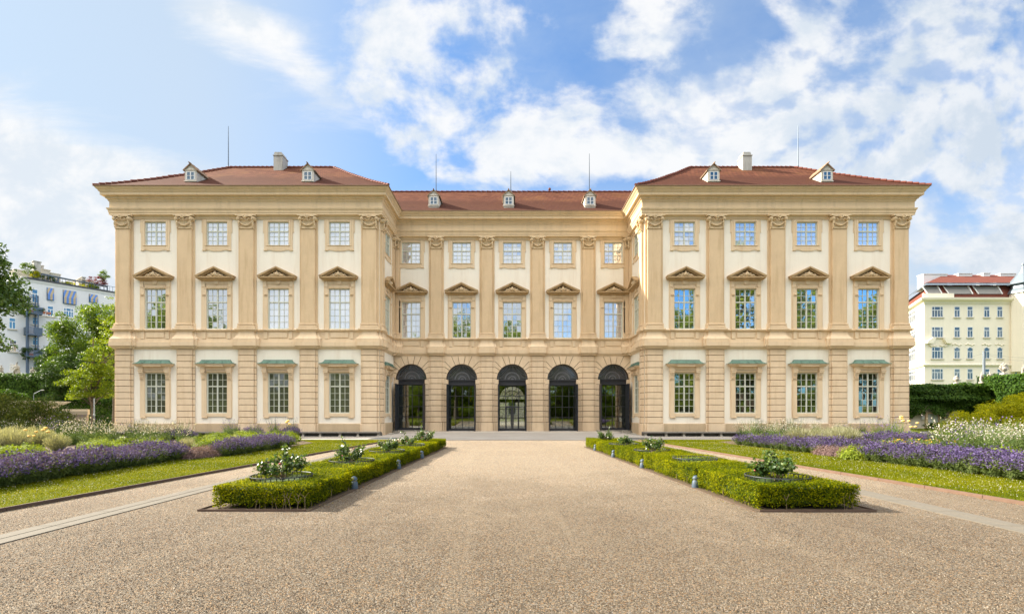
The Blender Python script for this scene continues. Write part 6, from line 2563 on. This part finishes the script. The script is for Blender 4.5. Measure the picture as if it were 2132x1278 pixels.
colsR = [(1986.3, 1998.3), (2013.4, 2025.2), (2048, 2060), (2075.5, 2087)]
for (ya, yb, kd) in rows:
    house_window(fcR, RH, 1939.5, 1963.2, ya, yb, 'wide', M['winwhite'], M['pane_far'])
    for xa, xb in colsR:
        house_window(fcR, RH, xa, xb, ya, yb, kd, M['winwhite'], M['pane_far'])
    house_window(fcR, RH, 2112, 2118, ya, yb - 1, 'one', M['winwhite'], M['pane_far'])
# ornament over the bay
ua, z_ = fcR.uz(1928, 710)
ub, _ = fcR.uz(1978, 710)
b = MB()
for sg in (-1, 1):
    c = (ua + ub) / 2
    b.prism([(c + sg * 2.6, z_ - .5), (c + sg * 2.6, z_ - .1), (c + sg * 1.5, z_ + .7), (c + sg * .9, z_ + .7), (c + sg * .9, z_ + .3), (c + sg * 1.4, z_ - .5)], -.55, 0)
    for k in range(5):
        b.ell((c + sg * (.5 + .3 * k), -.12, z_ - .9 - .15 * (k % 2)), (.22, .12, .18), 6, 4)
ob('ornament', b.mesh('ornament', M['ochre']), RH)
for xa, xb in colsR:
    u0, zq = fcR.uz((xa + xb) / 2, 717)
    b = MB()
    for k in range(5):
        b.ell((u0 - .8 + .4 * k, -.06, zq + .15 * math.sin(k * 1.57)), (.26, .1, .16), 6, 4)
    ob('ornament', b.mesh('ornament', M['ochre']), RH)
# windows of the sunlit left face
fcS = Facade((85.3, 100.0), (7.5, 15))
sub = ob('side_front', MB().box(0.02, .06, -.01, 0.0, 2, 3).mesh('side_front', M['ochre']), RH, (0, 0, 0), fcS.rz)
# local +x of this facade runs away from the camera, so mirror it to face outward
for (ya, yb) in ((645, 668), (687, 708), (725, 750), (771, 792)):
    u0, z1 = fcS.uz(1906, ya)
    u1, _ = fcS.uz(1890, ya)
    _, z0_ = fcS.uz(1906, yb)
    w, h = abs(u1 - u0), z1 - z0_
    dl = Vector((7.5, 15)).normalized()
    c = dl * ((u0 + u1) / 2)
    o = ob('window', None, RH, (c.x, c.y, z0_), fcS.rz)
    b = MB()
    for k in range(5):
        x = -w / 2 + w * k / 4
        b.box(x - .07, x + .07, 0, .08, 0, h)
    b.box(-w / 2, w / 2, 0, .07, h * .62, h * .70)
    b.box(-w / 2, w / 2, 0, .07, -.02, .1)
    b.box(-w / 2, w / 2, 0, .07, h - .1, h + .02)
    ob('frame', b.mesh('frame', M['winwhite']), o)
    ob('pane', MB().box(-w / 2 + .05, w / 2 - .05, .005, .03, .05, h - .05).mesh('pane', M['pane_far']), o)

# --- white apartment house at the left
P0 = Vector((at(33, 85), 85.0))
P1 = Vector((at(203, 94.4), 94.4))
dL = (P1 - P0).normalized()
fcL = Facade(P0, dL)
LHs = thing('apartment_house', (P0.x, P0.y, 0), 'white apartment house with striped awnings, steel balconies and roof terraces beyond the left garden', 'house', None, fcL.rz)
zp = zat(577, 85)
ob('wall', MB().box(-26, 42, 0, 14, -1, zp).mesh('wall', M['white']), LHs)
ob('eaves', MB().box(1.4, 42, -.30, .3, zp + .0, zp + .30).mesh('eaves', M['iron']), LHs)
ob('cornice', MB().frust((-26, 42, -.05, .1), zp - .5, (-26, 42, -.25, .1), zp - .02).mesh('cornice', M['white']), LHs)
ub, zbl = fcL.uz(100, 658.5)
ob('belt_course', MB().box(-26, 42, -.10, 0, zbl - .12, zbl + .06).mesh('belt_course', M['white']), LHs)
for (a, c, d_, e, kd) in ((65.7, 79, 602, 629.5, 'two'), (98, 111.5, 637, 657.7, 'two'), (132, 153, 641.5, 659.5, 'wide'), (98.6, 112, 678, 699, 'two'),
                          (66.5, 79, 661, 675, 'two'), (18, 33, 661.6, 684, 'two'), (19, 32, 628, 641, 'two'), (19, 35, 708, 731.5, 'two'), (19, 37, 757, 775, 'two'),
                          (67, 80, 702, 718, 'two'), (153, 161, 724, 736, 'two'), (128, 140, 780, 790, 'two'), (192, 206, 648, 660, 'two')):
    house_window(fcL, LHs, a, c, d_, e, kd, M['winwhite'], M['pane_blue'])
for (a, c, d_, e) in ((97, 112.2, 599.5, 624.5), (130.6, 158.8, 605, 632), (185, 203.4, 613, 629)):
    o, w, h = house_window(fcL, LHs, a, c, d_, e, 'awn', M['blueframe'], M['pane_blue'], False)
    b = MB().add([(-w / 2 + .06, -.10, h - .05), (w / 2 - .06, -.10, h - .05), (w / 2 - .06, -.40, h * .45), (-w / 2 + .06, -.40, h * .45),
                  (-w / 2 + .06, -.08, h - .03), (w / 2 - .06, -.08, h - .03), (w / 2 - .06, -.38, h * .45), (-w / 2 + .06, -.38, h * .45)],
                 [(0, 1, 2, 3), (7, 6, 5, 4), (0, 4, 5, 1), (1, 5, 6, 2), (2, 6, 7, 3), (3, 7, 4, 0)])
    b.box(-w / 2 + .06, w / 2 - .06, -.40, -.37, h * .04, h * .45)
    ob('awning', b.mesh('awning', M['stripe']), o)
# balconies: a steel frame with three decks
u0, _ = fcL.uz(49, 700)
u1, _ = fcL.uz(83, 700)
um, _ = fcL.uz(55, 700)
zf = zat(614, 85.5)
b = MB()
for u, y, zt_ in ((u0 + .05, -1.7, zat(640, 85)), (um + .2, -.15, zf), (u1 - .6, -1.7, zf), (u1 - .6, -.15, zf)):
    b.box(u - .09, u + .09, y - .09, y + .09, -1, zt_)
b.box(um + .2, u1 - .6, -1.75, -1.65, zf - .12, zf)
b.box(um + .2, u1 - .6, -.2, -.1, zf - .12, zf)
ob('balcony_frame', b.mesh('balcony_frame', M['balcony']), LHs)
for pyd, railh, plants in ((653, 1.0, True), (697, 1.15, False), (742, 1.05, True)):
    _, zd = fcL.uz(66, pyd)
    o = ob('balcony', None, LHs, (0, 0, zd))
    b = MB()
    b.box(u0, u1, -1.8, 0, -.22, 0)
    for u in (u0, u1 - .05):
        b.box(u, u + .05, -1.8, -.02, .05, railh)
    ob('deck', b.mesh('deck', M['balcony']), o)
    b = MB()
    n = 22
    for k in range(n):
        u = u0 + (u1 - u0) * (k + .5) / n
        b.box(u - .015, u + .015, -1.78, -1.75, 0, railh)
    b.box(u0, u1, -1.8, -1.73, railh - .05, railh + .02)
    b.box(u1 - 1.2, u1 - .05, -1.80, -1.785, .05, railh)
    ob('railing', b.mesh('railing', M['balcony']), o)
    if plants:
        b = MB()
        for k in range(4):
            b.box(u0 + .4 + k * .75, u0 + 1.0 + k * .75, -1.72, -1.35, .02, .42)
        ob('flower_box', b.mesh('flower_box', M['terracotta']), o)
        P, _ = crown_pts(int(pyd), [((u0 + u1) / 2, -1.4, .95, 1.6, .5, .55), (u0, -1.6, .2, .5, .4, 1.2), (u1 - .3, -1.5, .7, .6, .4, .5)], 40, 2600, .4)
        ob('balcony_plants', bulk('balcony_plants', leaf_verts(P, .15, .3, .6), 4, M['tree_dark']), o)
# roof terraces
b = MB()
for (a, c, ya, y0_, y1_) in ((72, 86.5, 543, .4, 1.6), (86, 112, 555, 2.2, 5.0), (112, 133, 565, 2.0, 5.0), (38, 74, 556, 2.6, 6.0), (173, 205, 577, 2.5, 6.0), (180, 187, 573, 2.5, 6.0)):
    ua_, za_ = fcL.uz(a, ya)
    uc_, _ = fcL.uz(c, ya)
    me = MB().box(ua_, uc_, y0_, y1_, zp - .5, za_).box(ua_ - .1, uc_ + .1, y0_ - .1, y1_ + .1, za_, za_ + .12).mesh('roof_house', M['chim'] if c - a < 16 else M['ivywall'])
    ob('chimney' if c - a < 15 else 'roof_house', me, LHs)
b = MB()
for px_ in (90, 95, 99.5):
    uu, z_ = fcL.uz(px_, 548)
    b.lathe([(.16, zp), (.16, z_)], uu, 3.2, 8)
    b.lathe([(.24, z_), (.24, z_ + .12)], uu, 3.2, 8)
ob('flue', b.mesh('flue', M['chim']), LHs)
ua_, za_ = fcL.uz(86, 568)
uc_, zc_ = fcL.uz(200, 587)
b = MB()
b.tube([(ua_, .8, za_), ((ua_ + uc_) / 2, .8, za_ - .2), (uc_ + 2, .8, za_ - .3)], .16, 5)
for k in range(26):
    u = ua_ + (uc_ + 4 - ua_) * k / 25
    b.box(u - .025, u + .025, -.1, -.05, zp + .25, zp + 1.25)
b.box(ua_, uc_ + 4, -.11, -.04, zp + 1.2, zp + 1.28)
for k in range(5):
    u = ua_ + (uc_ + 2 - ua_) * k / 4
    b.box(u - .07, u + .07, .75, .9, zp, za_)
ob('terrace_railing', b.mesh('terrace_railing', M['rod']), LHs)
ua_, za_ = fcL.uz(115, 578)
uc_, _ = fcL.uz(128, 578)
ob('awning', MB().add([(ua_, 1.9, za_), (uc_, 1.9, za_), (uc_ + .2, 1.1, zp + .4), (ua_ + .2, 1.1, zp + .4)], [(0, 1, 2, 3)]).mesh('awning', M['stripe']), LHs)
# terrace plants
for (px_, py_, rr, hh, mt, nm, lab) in ((60, 556, .9, 1.5, 'tree_mid', 'terrace_shrub', 'yellow green shrub in a trough on the roof terrace left of the chimney'),
                                         (75, 572, .5, 1.2, 'goldshrub', 'terrace_shrub', 'small yellow flowering shrub before the roof chimney'),
                                         (97, 580, 1.5, .9, 'tree_dark', 'terrace_shrub', 'dark green planting behind the roof terrace railing'),
                                         (160, 592, 2.3, .6, 'goldshrub', 'terrace_hedge', 'clipped green row in pots along the roof terrace'),
                                         (196, 596, .9, .5, 'lime', 'terrace_shrub', 'low green shrub at the right end of the roof terrace'),
                                         (206, 584, 1.5, 1.2, 'redleaf', 'red_maple', 'dark red maple on the roof terrace'),
                                         (219, 574, .7, 1.6, 'tree_mid', 'terrace_conifer', 'small pointed conifer on the roof terrace')):
    u, z_ = fcL.uz(px_, py_)
    w_ = P0 + dL * u
    nrm = Vector((-dL.y, dL.x))
    w_ = w_ + nrm * .6
    P, _ = crown_pts(int(px_), [(0, 0, 0, rr, .7, hh * .75)], 34, 1500, .42)
    t = thing(nm, (w_.x, w_.y, zp), lab, 'shrub' if nm != 'red_maple' else 'tree', None, fcL.rz)
    ob('foliage', bulk('foliage', leaf_verts(P + np.array([0, 0, z_ - zp]), .17, .3, .55), 4, M[mt]), t)
    b = MB().tube([(0, 0, .2), (0, 0, max(.4, z_ - zp))], .06, 5)
    b.box(-min(rr, 1.2), min(rr, 1.2), -.3, .3, 0.0, .45)
    ob('trough', b.mesh('trough', M['chim']), t)

# ================================================================== TREES REFLECTED IN THE WINDOWS
TR = tree_parts(301, 5.0, .40, [(0, 0, 12.5, 6.5, 6.5, 6.0), (2.5, -1, 8.5, 4.5, 4.5, 3.5), (-2, 1, 17.0, 4.0, 4.0, 3.6)], 170, 17000, 1.75, .42, 'tree_bright')
REFL = [(-52, -3, 1.0, 'tree reflected in the first two windows of the left wing'), (-63, 6, .8, 'tree reflected at the outer end of the left wing'),
        (-13, -27, 1.22, 'tree reflected in the second window of the court front'), (1, -30, 1.15, 'tree reflected in the middle window of the court front'),
        (24, -6, .95, 'tree reflected in the first window of the right wing'), (37.5, -3, 1.42, 'tallest tree, reflected in the top window of the right wing'),
        (30, 3, .9, 'tree reflected in the second window of the right wing'), (41, 4, .85, 'bushy tree reflected between the right wing windows'),
        (-58, -8, 1.05, 'tree reflected between the first two windows of the left wing'), (-70, 0, 1.0, 'outermost tree reflected in the left wing'),
        (46, -5, .98, 'tree reflected in the third window of the right wing'), (57, 0, 1.0, 'tree reflected at the outer end of the right wing'),
        (-34, -40, .5, 'small tree reflected in the ground floor windows of the left wing'), (-24, -38, .52, 'low tree reflected in the left ground floor windows'),
        (15, -38, .55, 'low tree reflected in the fourth arch'), (-4, -46, .6, 'low tree reflected in the middle arch'),
        (31, -36, .5, 'low tree reflected in the right ground floor windows'), (-46, -36, .55, 'low tree reflected at the left ground floor')]
for k in range(15):
    REFL.append((-84 + 12 * k + RND.uniform(-2, 2), -56 + RND.uniform(-6, 4), RND.uniform(.55, .75), 'tree of the far row reflected low in the windows'))
tp = None
for (x, y, s, lab) in REFL:
    lab = 'leafy garden ' + lab
    if tp is None:
        tp = tree(x, y, 0, lab, 'garden trees reflected in the windows', TR, 0.0, s)
    else:
        copy_thing(tp, (x, y, 0), RND.uniform(0, 6), s, lab)

SB = mound(205, [(0, 0, 1.6, 3.4, 1.8, 1.7), (3.4, 0, 1.4, 3.0, 1.8, 1.5), (-3.2, .3, 1.3, 2.8, 1.8, 1.4)], 9000, .8, .30, 'tree_bright', 110)
sp = None
for k in range(17):
    lab = 'leafy shrub of the border reflected in the arcade doors'
    x, y = -72 + 9 * k, -40 + RND.uniform(-2, 2)
    if sp is None:
        sp = shrub(x, y, 0, SB, lab, 'border_shrub', 'shrub', 'shrubs reflected in the arcade doors')
    else:
        copy_thing(sp, (x, y, 0), RND.uniform(-.2, .2), RND.uniform(.9, 1.3), lab)

for k in range(20):
    copy_thing(sp, (-88 + 9.2 * k, -64 + RND.uniform(-2, 2), 0), RND.uniform(-.2, .2), RND.uniform(2.2, 2.9), 'tall leafy shrub of the rear border reflected in the arcade doors')
# pale house across the street, seen through the hall
SH = thing('street_house', (0, 92, 0), 'pale street house glimpsed through the middle arch', 'house')
ob('wall', MB().box(-16, 16, 0, 8, -.3, 14).mesh('wall', M['ochre']), SH)
ob('cornice', MB().frust((-16, 16, -.1, 0), 5.2, (-16, 16, -.5, 0), 5.7).mesh('cornice', M['ochre']), SH)
for k in range(7):
    o = ob('window', MB().box(-.8, .8, -.08, 0, 0, 2.6).mesh('window', M['winwhite']), SH, (-12 + 4 * k, 0, 1.2))
    ob('pane', MB().box(-.65, -.05, -.10, -.08, .15, 2.45).box(.05, .65, -.10, -.08, .15, 2.45).mesh('pane', M['pane_far']), o)
